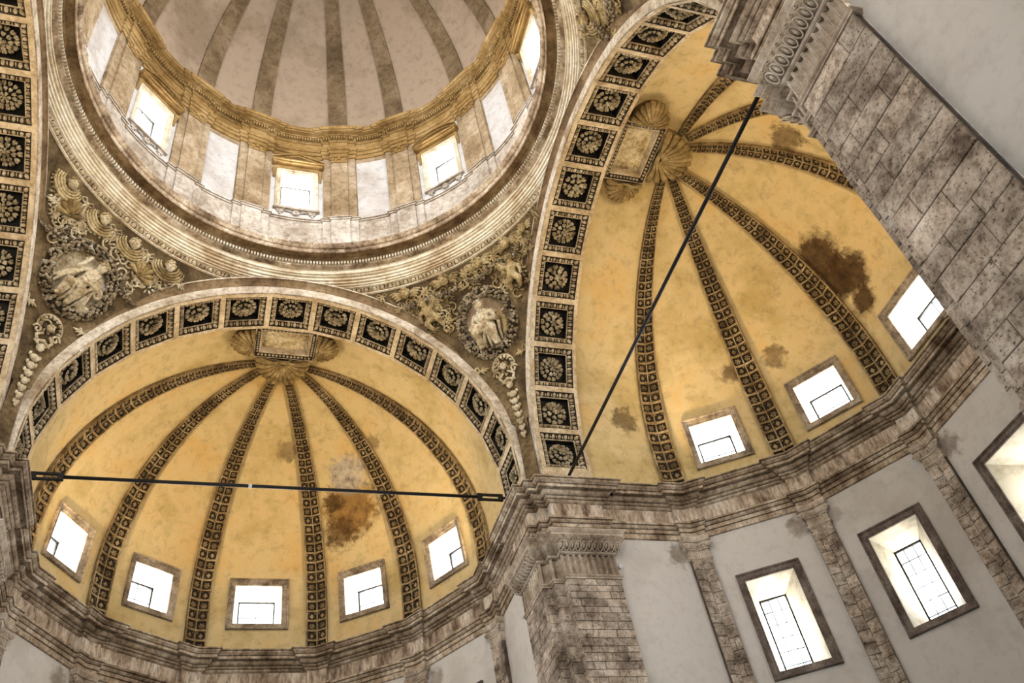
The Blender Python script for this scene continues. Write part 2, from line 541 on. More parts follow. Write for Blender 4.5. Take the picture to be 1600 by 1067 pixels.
def build_window(outer, inner, outward, depth, shrink, shift, label, mframe, nbars, power, light_scale=1.0, frame_h=0.09, detail=True, mreveal=None):
    """Window: moulded surround, splayed reveal, glazed sash with bars, daylight behind. Corners run tl, tr, br, bl."""
    WIN_N[0] += 1
    w = struct('window_%d' % WIN_N[0], label)
    outer, inner = [Vector(p) for p in outer], [Vector(p) for p in inner]
    out = Vector(outward).normalized()
    mb = MB()
    rows = []
    for s, h in ((0, -0.02), (0, frame_h), (0.10, frame_h + .02), (0.22, frame_h + .01), (0.30, frame_h * .62), (0.74, frame_h * .5), (0.80, frame_h * .2), (0.97, frame_h * .15), (1.0, -0.03)):
        rows.append([outer[i].lerp(inner[i], s) - out * h for i in range(4)])
    mb.grid(rows, 0, True)
    ob('surround', mb.mesh('window_surround', mframe), w)
    ctr = sum(inner, Vector()) / 4
    ex = ((inner[1] - inner[0]) + (inner[2] - inner[3])).normalized()
    ez = ((inner[0] - inner[3]) + (inner[1] - inner[2])).normalized()
    pane = []
    for p in inner:
        r = p - ctr
        pane.append(ctr + ex * (r.dot(ex) * shrink[0] + shift[0]) + ez * (r.dot(ez) * shrink[1] + shift[1]) + out * depth)
    mb = MB()
    mb.grid([[p + out * 0.02 for p in inner], [p for p in pane], [p + out * 0.12 for p in pane]], 0, True)
    ob('reveal', mb.mesh('window_reveal', mreveal or M_REVEAL), w)
    mb = MB()
    mb.quad(*[p + out * 0.08 for p in pane])
    ob('glass_pane', mb.mesh('glass_pane', M_GLASS), w)
    if detail:
        fr = 0.045
        W = (pane[1] - pane[0]).length
        H = (pane[0] - pane[3]).length
        pc = sum(pane, Vector()) / 4 + out * 0.06
        F = frame(pc, ex, ez, -out)
        mb = MB()
        for sx in (-1, 1):
            mb.box((sx * (W / 2 - fr / 2), 0, 0), (fr / 2, H / 2, 0.03), F)
            mb.box((0, sx * (H / 2 - fr / 2), 0), (W / 2, fr / 2, 0.03), F)
        sash = ob('sash', mb.mesh('window_sash', M_IRON), w)
        for i in range(1, nbars[0]):
            mb = MB()
            mb.box((W * (i / nbars[0] - .5), 0, 0), (0.010, H / 2, 0.012), F)
            ob('glazing_bar', mb.mesh('glazing_bar', M_IRON), sash)
        for i in range(1, nbars[1]):
            mb = MB()
            mb.box((0, H * (i / nbars[1] - .5), 0), (W / 2, 0.010, 0.012), F)
            ob('glazing_bar', mb.mesh('glazing_bar', M_IRON), sash)
    W = (pane[1] - pane[0]).length
    H = (pane[0] - pane[3]).length
    area_light('daylight', sum(pane, Vector()) / 4 + out * 0.30, -out, W * light_scale, H * light_scale, power, DAY)
    return w


def panel_pts(k, s, z, M):
    a, b = WALLV[k], WALLV[k + 1]
    return M @ Vector((lerp(a[0], b[0], s), lerp(a[1], b[1], s), z))


ORD = ['first', 'second', 'third', 'fourth', 'fifth']
for ap, ang in APSES.items():
    M = RZ(ang)
    wall = struct('wall_%s' % SIDE[ap], 'pale plastered lower wall of the %s' % APNAME[ap])
    for k in range(7):
        mb = MB()
        g = lambda s, z: panel_pts(k, s, z, M)
        if k in (0, 6):
            mb.quad(g(0, ZF), g(1, ZF), g(1, -0.6), g(0, -0.6))
        else:
            s0, s1, z0, z1 = LOW_IN
            for sa, sb, za, zb in ((0, s0, ZF, -0.6), (s1, 1, ZF, -0.6), (s0, s1, ZF, z0), (s0, s1, z1, -0.6)):
                mb.quad(g(sa, za), g(sb, za), g(sb, zb), g(sa, zb))
        ob('wall_panel', mb.mesh('wall_panel', M_WALL), wall)
    for k in range(1, 6):
        a, b = WALLV[k], WALLV[k + 1]
        d = unit2(a, b)
        out = M @ Vector((-d[1], d[0], 0))
        g = lambda q: [panel_pts(k, q[0], q[3], M), panel_pts(k, q[1], q[3], M), panel_pts(k, q[1], q[2], M), panel_pts(k, q[0], q[2], M)]
        seen = in_frame(panel_pts(k, .5, -4.2, M), 120)
        build_window(g(LOW_OUT), g(LOW_IN), out, 0.95, (0.58, 0.90), (-0.06, -0.05),
                     'tall dark-framed lower window, %s from left in the %s' % (ORD[k - 1], APNAME[ap]),
                     M_WDARK, (3, 6), P_LOW * {'A': 1.0, 'B': 1.0, 'C': 0.6, 'D': 0.6}[ap], 1.1, 0.07, seen, M_REVEALS)

# ------------------------------------------------------------------ half-domes: ribs and webs
RV = [(-6.73, 11.41), (-4.91, 14.31), (-1.98, 16.26), (1.98, 16.26), (4.91, 14.31), (6.73, 11.41)]
ZT, ZS = 7.42, 0.60
RVB = [(-6.73, 11.41), (-4.93, 14.33), (-2.09, 16.42), (2.05, 16.45), (4.88, 14.25), (6.75, 11.44)]
RE = [(0, 10.70), (-.08, 10.68), (.08, 10.72), (0, 10.68), (.08, 10.66), (-.02, 10.74)]
REB = [(.08, 10.75), (-.10, 10.60), (-.36, 10.53), (.10, 10.54), (.05, 10.70), (0, 10.78)]
VWIN_Z = {'A': (0.30, 2.13), 'B': (0.02, 1.86), 'C': (0.2, 2.0), 'D': (0.2, 2.0)}


def rib_pt(ap, k, t, lift=0.0):
    """Point of rib k of an apse at angle t (0 at the springing, pi/2 at the crown); lift moves it out to the web."""
    V = (RVB if ap == 'B' else RV)[k]
    E = (REB if ap == 'B' else RE)[k]
    if t < 0:
        c, z = 1.0, ZS + t * 6.82
    else:
        c, z = math.cos(t), ZS + (ZT - ZS) * math.sin(t)
    x, y = E[0] + (V[0] - E[0]) * c, E[1] + (V[1] - E[1]) * c
    if lift:
        W, V = WALLV[k + 1], RV[k]
        x += (W[0] - V[0]) / 0.14 * lift * c * .95
        y += (W[1] - V[1]) / 0.14 * lift * c * .95
        z += lift * max(0.0, math.sin(max(t, 0)))
    return Vector((x, y, z))


def t_of_z(z):
    if z < ZS:
        return (z - ZS) / 6.82
    return math.asin(min(1, (z - ZS) / (ZT - ZS)))


BROWN = (0.20, 0.12, 0.045)
STAINS = {
    ('A', 3): [((2.9, 14.60, 4.15), 1.25, 0.92, (0.34, 0.18, 0.045), 1.4), ((2.55, 15.0, 3.5), 0.85, 0.85, (0.17, 0.09, 0.03), 1.6), ((2.75, 14.0, 5.25), 0.85, 0.85, (0.60, 0.52, 0.42), 1.7), ((2.3, 14.7, 4.5), .5, .85, (0.12, 0.065, 0.02), 1.5)],
    ('A', 2): [((0.6, 13.9, 6.15), 0.5, 0.6, BROWN, 1.8)],
    ('A', 4): [((3.6, 12.8, 5.9), 0.35, 0.6, BROWN, 1.8)],
    ('B', 2): [((15.35, 1.05, 4.4), .95, 0.97, (0.12, 0.062, 0.02), 1.1), ((15.65, 1.25, 3.55), .85, 0.97, (0.075, 0.038, 0.012), 1.1), ((15.9, 0.80, 3.45), 0.85, 0.95, (0.10, 0.05, 0.016), 1.3), ((16.15, 1.1, 2.6), 0.55, 0.95, (0.10, 0.05, 0.016), 1.4)],
    ('B', 0): [((13.7, 4.85, 2.95), 0.45, 0.85, BROWN, 1.6)],
    ('B', 1): [((14.65, 3.9, 2.85), 0.5, 0.7, BROWN, 1.8)],
    ('B', 3): [((13.5, -1.75, 6.25), 0.6, 0.8, BROWN, 1.7), ((12.5, -0.5, 6.9), 0.5, 0.5, (0.42, 0.24, 0.08), 2.0)],
    ('B', -1): [((10.4, 6.8, 2.2), 0.5, 0.8, BROWN, 1.9), ((10.9, 6.6, 3.6), 0.35, 0.8, BROWN, 1.8)],
    ('B', 5): [((11.6, -2.2, 6.8), 0.6, 0.8, (0.13, 0.13, 0.12), 1.5)],
}
OCHRE, OCHRE_T = (0.70, 0.535, 0.265), (0.54, 0.39, 0.155)
OCHRE_3 = (0.70, 0.47, 0.185)
M_VAULT = plaster('ochre_vault_plaster', OCHRE, OCHRE_T, 0.55, (), OCHRE_3)
VW_S = (0.295, 0.692)
VW_SO = (0.240, 0.752)

for ap, ang in APSES.items():
    M = RZ(ang)
    ceil = struct('ceiling', 'ochre plastered half-dome over the %s' % APNAME[ap])
    tl = [t_of_z(-0.62), 0.0] + [math.pi / 2 * i / 26 for i in range(1, 27)]
    z0, z1 = VWIN_Z[ap]
    zi0, zi1 = z0 + 0.24, z1 - 0.22
    tw0, tw1 = t_of_z(zi0), t_of_z(zi1)
    tl = sorted(set([t for t in tl if abs(t - tw0) > .015 and abs(t - tw1) > .015] + [tw0, tw1]))
    for k in range(-1, 6):
        mat = M_VAULT
        if (ap, k) in STAINS:
            mat = plaster('stained_vault_plaster', OCHRE, OCHRE_T, 0.55, STAINS[(ap, k)], OCHRE_3)
        mb = MB()
        if k in (-1, 5):                       # the short barrel between the coffered arch and the first rib
            kk = 0 if k == -1 else 5
            sg = -1 if k == -1 else 1
            for i in range(len(tl) - 1):
                r = []
                for t in (tl[i], tl[i + 1]):
                    p = rib_pt(ap, kk, t, 0.14)
                    q = Vector((sg * 6.87 * (math.cos(t) if t > 0 else 1), 8.72, p.z))
                    r.append([M @ q.lerp(p, u / 4) for u in range(5)])
                mb.grid(r)
        else:
            ss = [0, .12, .24, VW_S[0], .5, VW_S[1], .76, .88, 1]
            for i in range(len(tl) - 1):
                ta, tb = tl[i], tl[i + 1]
                for j in range(len(ss) - 1):
                    if ta >= tw0 - 1e-6 and tb <= tw1 + 1e-6 and ss[j] >= VW_S[0] - 1e-6 and ss[j + 1] <= VW_S[1] + 1e-6:
                        continue
                    P = lambda s, t: M @ rib_pt(ap, k, t, 0.14).lerp(rib_pt(ap, k + 1, t, 0.14), s)
                    mb.quad(P(ss[j], ta), P(ss[j + 1], ta), P(ss[j + 1], tb), P(ss[j], tb))
        ob('vault_web', mb.mesh('vault_web', mat, True), ceil)
    for k in range(5):
        P = lambda s, z: M @ rib_pt(ap, k, t_of_z(z), 0.14).lerp(rib_pt(ap, k + 1, t_of_z(z), 0.14), s)
        a, b = P(0, .5), P(1, .5)
        d = (b - a).normalized()
        out = Vector((-d.y, d.x, 0))
        c4 = lambda s0, s1, za, zb: [P(s0, zb), P(s1, zb), P(s1, za), P(s0, za)]
        build_window(c4(VW_SO[0], VW_SO[1], z0, z1), c4(VW_S[0], VW_S[1], zi0, zi1), out, 0.85, (0.80, 0.82), (0, 0.0),
                     'square stone-framed window low in the half-dome, %s from the left in the %s' % (ORD[k], APNAME[ap]),
                     M_WFRAME, (2, 2), P_VAULT, 1.1, 0.08, in_frame(P(.5, 1.2), 80))


# ------------------------------------------------------------------ rib tiles (two patterns, shared by all ribs)
def rib_tile(kind):
    """Sunk square of a rib, half size 1, face towards +z: dark ground with a rosette or a lozenge."""
    mb = MB()
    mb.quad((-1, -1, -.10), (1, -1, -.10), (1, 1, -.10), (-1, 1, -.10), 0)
    if kind == 0:
        for i in range(6):
            a = i * math.pi / 3
            mb.ell((0.46 * math.cos(a), 0.46 * math.sin(a), -.08), (0.27, 0.20, 0.22), 6, 2, None, 1, True, Matrix.Rotation(a, 3, 'Z'))
        mb.ell((0, 0, -.08), (0.2, 0.2, 0.3), 6, 2, None, 1, True)
    else:
        o = [(0, .66), (.52, 0), (0, -.66), (-.52, 0)]
        top = [Vector((x * .6, y * .6, .10)) for x, y in o]
        bot = [Vector((x, y, -.1)) for x, y in o]
        mb.add(bot + top, [(0, 1, 5, 4), (1, 2, 6, 5), (2, 3, 7, 6), (3, 0, 4, 7), (7, 6, 5, 4)], 1)
        for sx in (-1, 1):
            for sy in (-1, 1):
                mb.ell((sx * .72, sy * .74, -.1), (.18, .18, .18), 5, 2, None, 1, True)
    return mb.mesh('rib_tile', [M_RIBD, M_RIB])


TILES = [rib_tile(0), rib_tile(1)]
RNAME = ['leftmost', 'second from the left', 'third from the left', 'fourth from the left', 'fifth from the left', 'rightmost']


def build_rib(ap, k, M):
    base = M @ rib_pt(ap, k, t_of_z(-0.6))
    rib = thing('vault_rib', 'brown rosette rib, %s on the half-dome of the %s' % (RNAME[k], APNAME[ap]), 'rib', base, 'coffered ribs of the half-domes')
    hwf = lambda t: 0.375 * (0.26 + 0.74 * math.cos(max(0, t))) if t > 0 else 0.375

    def nb(kk, t):
        if kk < 0:
            p = rib_pt(ap, 0, t)
            return Vector((p.x, p.y - 2, p.z))
        if kk > 5:
            p = rib_pt(ap, 5, t)
            return Vector((p.x, p.y - 2, p.z))
        return rib_pt(ap, kk, t)

    def fr(t):
        p = rib_pt(ap, k, t)
        dl, dr = (nb(k - 1, t) - p).normalized(), (nb(k + 1, t) - p).normalized()
        T = (rib_pt(ap, k, t + .01) - rib_pt(ap, k, t - .01)).normalized()
        out = rib_pt(ap, k, t, .14) - p
        out = out - T * out.dot(T)
        if out.length < 1e-6:
            out = Vector((0, 0, 1))
        return p, dl, dr, T, out.normalized()

    ts = [t_of_z(-0.52)]
    while ts[-1] < R(82.5):
        t = ts[-1]
        ds = (rib_pt(ap, k, t + .01) - rib_pt(ap, k, t)).length / .01
        ts.append(t + hwf(t) * 0.98 / ds)
    mb = MB()
    n = 0
    for i in range(len(ts) - 1):
        pa, la, ra_, Ta, oa = fr(ts[i])
        pb, lb, rb_, Tb, ob_ = fr(ts[i + 1])
        ha, hb = hwf(ts[i]), hwf(ts[i + 1])
        for side, da, db in ((0, la, lb), (1, ra_, rb_)):
            P = lambda u, v, w: M @ ((pa + da * ha * u + oa * w).lerp(pb + db * hb * u + ob_ * w, v))
            u0, u1, v0, v1 = 0.05, 0.86, 0.09, 0.91
            O = [P(0, 0, 0), P(1, 0, 0), P(1, 1, 0), P(0, 1, 0)]
            I = [P(u0, v0, 0), P(u1, v0, 0), P(u1, v1, 0), P(u0, v1, 0)]
            J = [P(u0, v0, .05), P(u1, v0, .05), P(u1, v1, .05), P(u0, v1, .05)]
            mb.grid([O, I, J], 0, True)
            mb.quad(P(1, 0, 0), P(1, 1, 0), P(1, 1, .20), P(1, 0, .20))
            c = P((u0 + u1) / 2, .5, 0)
            if in_frame(c, 20):
                x = P(u1, .5, 0) - P(u0, .5, 0)
                y = P((u0 + u1) / 2, v1, 0) - P((u0 + u1) / 2, v0, 0)
                z = x.cross(y).normalized()
                if z.dot(M @ oa - M @ Vector((0, 0, 0))) > 0:
                    z = -z
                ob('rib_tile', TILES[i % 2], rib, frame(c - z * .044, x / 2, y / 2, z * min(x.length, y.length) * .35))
    ob('rib_band', mb.mesh('rib_band', M_RIB), rib)
    return rib


for ap in ('A', 'B'):
    for k in range(6):
        build_rib(ap, k, RZ(APSES[ap]))

# ------------------------------------------------------------------ coffered arches of the crossing
def coffer_frame_mesh():
    """Egg moulding round a coffer; x along the arc, y along the axis, z into the room; half size .64 to .47."""
    mb = MB()
    o, i = 0.645, 0.475
    ring = lambda h, z: [(-h, -h, z), (h, -h, z), (h, h, z), (-h, h, z)]
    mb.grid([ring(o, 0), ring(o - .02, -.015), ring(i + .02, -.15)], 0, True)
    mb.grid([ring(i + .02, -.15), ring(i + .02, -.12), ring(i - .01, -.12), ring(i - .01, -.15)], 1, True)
    for s in range(4):
        Mr = Matrix.Rotation(s * math.pi / 2, 4, 'Z')
        tilt = Matrix.Rotation(R(-40), 3, 'X')
        for j in range(5):
            mb.ell(((j - 2) * 0.20, -(o + i) / 2 - .005, -.085), (.058, .085, .07), 7, 2, Mr, 1, True, tilt)
            if j < 4:
                mb.box(((j - 1.5) * 0.20, -(o + i) / 2 - .01, -.07), (.012, .07, .02), Mr, 1)
        mb.ell((-(o + i) / 2, -(o + i) / 2, -.085), (.075, .095, .07), 7, 2, Mr, 1, True, Matrix.Rotation(R(-45), 3, 'Z') @ tilt)
    return mb.mesh('egg_moulding', [M_DARTG, M_EGG])


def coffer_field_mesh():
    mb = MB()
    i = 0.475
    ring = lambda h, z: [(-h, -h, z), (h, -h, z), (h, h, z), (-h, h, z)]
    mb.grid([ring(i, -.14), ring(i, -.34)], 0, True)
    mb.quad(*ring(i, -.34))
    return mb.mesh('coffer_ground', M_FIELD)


def rosette_mesh(v):
    r = random.Random(v)
    mb = MB()
    rings = [((14, .335, .062, .082), (9, .205, .056, .072), (5, .085, .040, .050)), ((12, .33, .068, .088), (8, .20, .06, .075), (6, .09, .036, .048)),
             ((10, .325, .085, .09), (6, .20, .075, .08), (5, .08, .04, .05)), ((16, .34, .052, .075), (11, .225, .045, .065), (6, .11, .038, .05))][v]
    for w, (n, rad, a, b) in enumerate(rings):
        z = -.25 + .085 * w
        for i in range(n):
            th = 2 * math.pi * (i + .5 * w) / n + r.uniform(-.05, .05)
            rt = Matrix.Rotation(th, 3, 'Z') @ Matrix.Rotation(R(-22), 3, 'Y')
            for sg in (-1, 1):
                off = Matrix.Rotation(th, 3, 'Z') @ Vector((rad + .012, sg * a * .48, 0))
                mb.ell((off.x, off.y, z), (b * .80, a * .66, .06), 6, 2, None, 0, True, rt)
            inn = Matrix.Rotation(th, 3, 'Z') @ Vector((rad - .035, 0, 0))
            mb.ell((inn.x, inn.y, z - .01), (b * .75, a * .72, .05), 6, 2, None, 0, True, rt)
    for w, h in ((.36, -.33), (.24, -.30), (.12, -.24)):
        mb.ell((0, 0, h), (w, w, .06), 12, 2, None, 1, True)
    mb.ell((0, 0, -.08), (.038, .038, .05), 7, 3, None, 0, True)
    return mb.mesh('rosette', [M_ROSE, M_FIELD])


EGGFRAME, CFIELD = coffer_frame_mesh(), coffer_field_mesh()
ROSES = [rosette_mesh(i) for i in range(4)]
ARCHIV = [(0.0, 0.04), (0.0, -0.02), (0.02, -.035), (0.29, -.045), (0.31, -.03), (0.315, .0), (0.36, .02), (0.50, -.01), (0.60, -.07), (0.64, -.12), (0.69, -.125), (0.70, -.06), (0.705, .14)]


def build_arch(ap, M, full=True):
    lab = {'A': 'coffered arch with gilded rosettes framing the left-hand apse', 'B': 'coffered arch with gilded rosettes framing the right-hand apse',
           'C': 'coffered arch seen on edge along the left border of the picture', 'D': 'plain underside of the near arch over the viewer'}[ap]
    arch = thing('coffered_arch', lab, 'arch', M @ Vector((0, 8, ZC + RA)), 'arches of the crossing')
    cyl = lambda th, y, r: M @ Vector((r * math.sin(th), y, ZC + r * math.cos(th)))
    mb = MB()
    bar = 0.086 / RA
    for k in range(15):
        c = (k - 7) * DTH
        if full:
            O = [cyl(c - DTH / 2, Y0, RA), cyl(c + DTH / 2, Y0, RA), cyl(c + DTH / 2, Y1, RA), cyl(c - DTH / 2, Y1, RA)]
            I = [cyl(c - DTH / 2 + bar, 7.345, RA), cyl(c + DTH / 2 - bar, 7.345, RA), cyl(c + DTH / 2 - bar, 8.635, RA), cyl(c - DTH / 2 + bar, 8.635, RA)]
            J = [cyl(c - DTH / 2 + bar, 7.345, RA + .05), cyl(c + DTH / 2 - bar, 7.345, RA + .05), cyl(c + DTH / 2 - bar, 8.635, RA + .05), cyl(c - DTH / 2 + bar, 8.635, RA + .05)]
            mb.grid([O, I, J], 0, True)
        else:
            mb.quad(cyl(c - DTH / 2, Y0, RA), cyl(c + DTH / 2, Y0, RA), cyl(c + DTH / 2, Y1, RA), cyl(c - DTH / 2, Y1, RA))
    for sg in (-1, 1):                          # short upright length above the cornice
        th = sg * 7.5 * DTH
        a, b = cyl(th, Y0, RA), cyl(th, Y1, RA)
        mb.quad(a, b, Vector((b.x, b.y, -.66)), Vector((a.x, a.y, -.66)))
    # back edge towards the apse
    for i in range(60):
        ta, tb = [(j / 60 - .5) * 15 * DTH for j in (i, i + 1)]
        mb.quad(cyl(ta, Y1, RA), cyl(tb, Y1, RA), cyl(tb, Y1, RA + .9), cyl(ta, Y1, RA + .9))
    ob('soffit_bars', mb.mesh('soffit_bars', M_CREAM), arch)
    # archivolt towards the crossing: pale inner band, brown hollow, fillet
    for nm, sl, mat in (('archivolt_band', slice(0, 6), M_ARCHI), ('archivolt_hollow', slice(5, 10), M_ARCHD), ('archivolt_fillet', slice(9, 13), M_ARCHI)):
        mb = MB()
        rows = []
        for dr, dy in ARCHIV[sl]:
            row = [cyl((i / 96 - .5) * 2 * R(93.6), Y0 + dy, RA + dr) for i in range(97)]
            for sg, e in ((-1, 0), (1, -1)):
                q = row[e].copy()
                q.z = -.66
                if sg < 0:
                    row.insert(0, q)
                else:
                    row.append(q)
            rows.append(row)
        mb.grid(rows)
        ob(nm, mb.mesh(nm, mat), arch)
    if full:
        for k in range(15):
            th = (k - 7) * DTH
            rc = RA * math.cos(DTH / 2 - bar)
            o = cyl(th, 7.99, rc)
            if not in_frame(o, 50):
                continue
            x = (cyl(th - .01, 7.99, rc) - cyl(th + .01, 7.99, rc)).normalized()
            y = (M @ Vector((0, 1, 0)) - M @ Vector((0, 0, 0)))
            z = x.cross(y)
            F = frame(o, x, y, z)
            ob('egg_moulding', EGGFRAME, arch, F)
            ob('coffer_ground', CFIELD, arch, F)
            ob('rosette', ROSES[rnd.randrange(4)], arch, F @ Matrix.Rotation(rnd.random() * 6, 4, 'Z'))
    return arch


for ap in ('A', 'B', 'C'):
    build_arch(ap, RZ(APSES[ap]))
build_arch('D', RZ(180), False)

# ------------------------------------------------------------------ ring entablature under the drum
def circle_path(r, n=180):
    return [(r * math.sin(2 * math.pi * i / n), r * math.cos(2 * math.pi * i / n)) for i in range(n)]   # clockwise: the room on the right


def lathe(mb, prof, n=180, mi=0):
    mb.grid([[Vector((r * math.sin(2 * math.pi * i / n), r * math.cos(2 * math.pi * i / n), z)) for i in range(n)] for r, z in prof], mi, True)


ring = struct('trim_%d' % (TRIM_N[0] + 1), 'great moulded stone ring carrying the drum')
TRIM_N[0] += 1
for nm, prof, mat in (
        ('corona', [(7.45, 9.06), (6.44, 9.02), (6.40, 8.985), (6.405, 8.94), (6.44, 8.90), (6.46, 8.86), (6.475, 8.85), (6.475, 8.82), (6.53, 8.80), (6.53, 8.645), (6.56, 8.63)], M_TRAV),
        ('corona_soffit', [(6.56, 8.63), (6.60, 8.66), (6.79, 8.67), (6.80, 8.62), (6.83, 8.60), (6.85, 8.585)], M_ARCHD),
        ('dentil_band', [(6.85, 8.585), (6.93, 8.575), (6.95, 8.44), (6.92, 8.43), (6.925, 8.39), (6.99, 8.37), (7.06, 8.34)], M_TRAV),
        ('frieze', [(7.06, 8.34), (7.10, 8.33), (7.10, 8.15)], M_RING),
        ('architrave', [(7.10, 8.15), (7.02, 8.14), (7.02, 8.08), (7.10, 8.075), (7.10, 8.055), (7.05, 8.05), (7.08, 8.02), (7.16, 8.01), (7.16, 7.99), (7.13, 7.985), (7.135, 7.90), (7.21, 7.895), (7.21, 7.875), (7.18, 7.87), (7.19, 7.80), (7.27, 7.795), (7.27, 7.775), (7.235, 7.77), (7.245, 7.72), (7.31, 7.715), (7.31, 7.70), (7.285, 7.695), (7.30, 7.665), (7.38, 7.655)], M_RING),
        ('egg_ground', [(7.38, 7.655), (7.43, 7.63), (7.49, 7.475)], M_DARTG),
        ('fillet', [(7.49, 7.475), (7.43, 7.475), (7.43, 7.435), (7.60, 7.42)], M_RING)):
    mb = MB()
    lathe(mb, prof)
    ob(nm, mb.mesh(nm, mat), ring)
mb = MB()
nd = 420
for i in range(nd):
    a = 2 * math.pi * i / nd
    F = RZ(math.degrees(a)) @ Matrix.Translation((6.89, 0, 8.50))
    if in_frame(F.translation, 20):
        mb.box((0, 0, 0), (.045, .030, .06), F)
tag(ob('dentils', mb.mesh('dentils', M_RING), ring), kind='stuff')
mb = MB()
mb.ell((0, 0, .0), (.082, .098, .085), 9, 3, None, 0, True)
mb.tube([(.118 * math.sin(R(a)), .125 * -math.cos(R(a)) + .005, .02) for a in range(-150, 151, 30)], .018, 5, 0)
EGG = mb.mesh('egg', M_EGG)
mb = MB()
mb.add([(-.012, .1, .03), (.012, .1, .03), (0, -.09, .035), (-.035, .1, 0), (.035, .1, 0), (0, -.11, 0)], [(0, 2, 1), (0, 3, 5, 2), (1, 2, 5, 4)])
DART = mb.mesh('dart', M_EGG)
ne = 172
for i in range(ne):
    a = 2 * math.pi * i / ne
    for off, me, nm in ((0, EGG, 'egg'), (math.pi / ne, DART, 'dart')):
        aa = a + off
        rad = Vector((math.cos(aa), math.sin(aa), 0))
        o = rad * 7.42 + Vector((0, 0, 7.56))
        y = (rad * -.45 + Vector((0, 0, .89))).normalized()
        x = Vector((math.sin(aa), -math.cos(aa), 0))
        z = x.cross(y)
        if z.dot(rad) > 0:
            x, z = -x, -z
        q = math.degrees(aa) % 90
        if in_frame(o, 10) and 14 < q < 76:
            ob(nm, me, ring, frame(o, x, y, z))

# ------------------------------------------------------------------ pendentives
SPH_Z, SPH_R = 0.99, math.sqrt(97.58)


def sph(az, z):
    r = math.sqrt(max(0.01, SPH_R ** 2 - (z - SPH_Z) ** 2))
    return Vector((r * math.cos(R(az)), r * math.sin(R(az)), z))


def pend_frame(az, z, roll=0.0, lift=0.0):
    """Frame lying on the pendentive: x to the right, y up the curve, z into the room."""
    p = sph(az, z)
    n = (Vector((0, 0, SPH_Z)) - p).normalized()
    up = Vector((0, 0, 1)) - n * n.z
    up.normalize()
    x = (-n).cross(up)
    return frame(p + n * lift, x, up, n) @ Matrix.Rotation(R(roll), 4, 'Z')


PNM = {45: 'between the two apses', 135: 'at the far left', -45: 'at upper right'}
for c in (45, 135, -45, -135):
    mb = MB()
    nu, nv = 72, 60
    rows = []
    for j in range(nv + 1):
        z = 7.45 - (7.45 + .66) * j / nv
        row = []
        for i in range(nu + 1):
            az = c - 45 + 90 * i / nu
            p = sph(az, z)
            lim = 7.26
            row.append(Vector((max(-lim, min(lim, p.x)), max(-lim, min(lim, p.y)), z)))
        rows.append(row)
    for j in range(nv):
        for i in range(nu):
            q = [rows[j][i], rows[j][i + 1], rows[j + 1][i + 1], rows[j + 1][i]]
            ctr = sum(q, Vector()) / 4
            inside = False
            for lat, dep in ((ctr.x, ctr.y), (ctr.y, ctr.x)):
                if abs(dep) > 7.15 and math.hypot(lat, ctr.z - ZC) < RA + .22 and ctr.z > ZC - .2:
                    inside = True
                if abs(dep) > 7.15 and ctr.z <= ZC - .2 and abs(lat) < RA + .2:
                    inside = True
            if not inside:
                mb.quad(*q)
    struct('ceiling', 'brown pendentive ground %s' % PNM.get(c, 'behind the viewer'), mb.mesh('pendentive', M_PEND, True))

# ------------------------------------------------------------------ drum
def drum_path(r_wall, r_back, r_front):
    """Plan of the drum, clockwise: wall bays with paired steps forward at sixteen pilasters."""
    pts = []
    groups = sorted([45 * j + s * 12.7 for j in range(8) for s in (-1, 1)], reverse=True)
    for i, c in enumerate(groups):
        for da, r in ((4.9, r_wall), (4.9, r_back), (2.5, r_back), (2.5, r_front), (-2.5, r_front), (-2.5, r_back), (-4.9, r_back), (-4.9, r_wall)):
            a = R(c + da)
            pts.append((r * math.cos(a), r * math.sin(a)))
        nx = groups[(i + 1) % 16] - (360 if i == 15 else 0)
        a0, a1 = c - 4.9, nx + 4.9
        for k in range(1, 5):
            a = R(a0 + (a1 - a0) * k / 5)
            pts.append((r_wall * math.cos(a), r_wall * math.sin(a)))
    return pts


DP = drum_path(7.30, 7.22, 7.14)
drumwall = struct('wall_drum', 'pale drum wall with windows and blind panels between stone pilasters')
TRIM_N[0] += 1
dtrim = struct('trim_%d' % TRIM_N[0], 'ochre stone entablature breaking forward over the drum pilasters')
for nm, prof, mat in (
        ('architrave', [(0.0, 15.52), (.05, 15.52), (.05, 15.73), (.01, 15.735), (.01, 15.755), (.08, 15.76), (.08, 15.96), (.03, 15.965), (.03, 15.985), (.10, 15.99), (.14, 16.05), (.14, 16.085), (0.02, 16.09)], M_DRUMC),
        ('frieze', [(0.02, 16.09), (0.02, 16.60)], M_DRUMC),
        ('cornice', [(0.02, 16.60), (.08, 16.605), (.09, 16.64), (.05, 16.645), (.05, 16.665), (.10, 16.67), (.10, 16.70), (.06, 16.71), (.06, 16.92), (.20, 16.925), (.21, 16.955), (.15, 16.96), (.15, 16.975), (.36, 16.98), (.36, 17.06), (.31, 17.065), (.31, 17.08), (.40, 17.085), (.44, 17.14), (.46, 17.16), (.46, 17.20), (-.1, 17.24)], M_DRUMC)):
    mb = MB()
    sweep(mb, DP, prof, True)
    ob(nm, mb.mesh(nm, mat), dtrim)
mb = MB()
for i in range(430):
    a = 360 * i / 430
    g = min(abs((a - (45 * j + s * 12.7) + 180) % 360 - 180) for j in range(8) for s in (-1, 1))
    rr = 7.14 if g < 2.6 else 7.22 if g < 5.0 else 7.30
    F = RZ(a) @ Matrix.Translation((rr - .14, 0, 16.82))
    if in_frame(F.translation, 10):
        mb.box((0, 0, 0), (.04, .030, .075), F)
tag(ob('dentils', mb.mesh('dentils', M_DRUMC), dtrim), kind='stuff')
TRIM_N[0] += 1
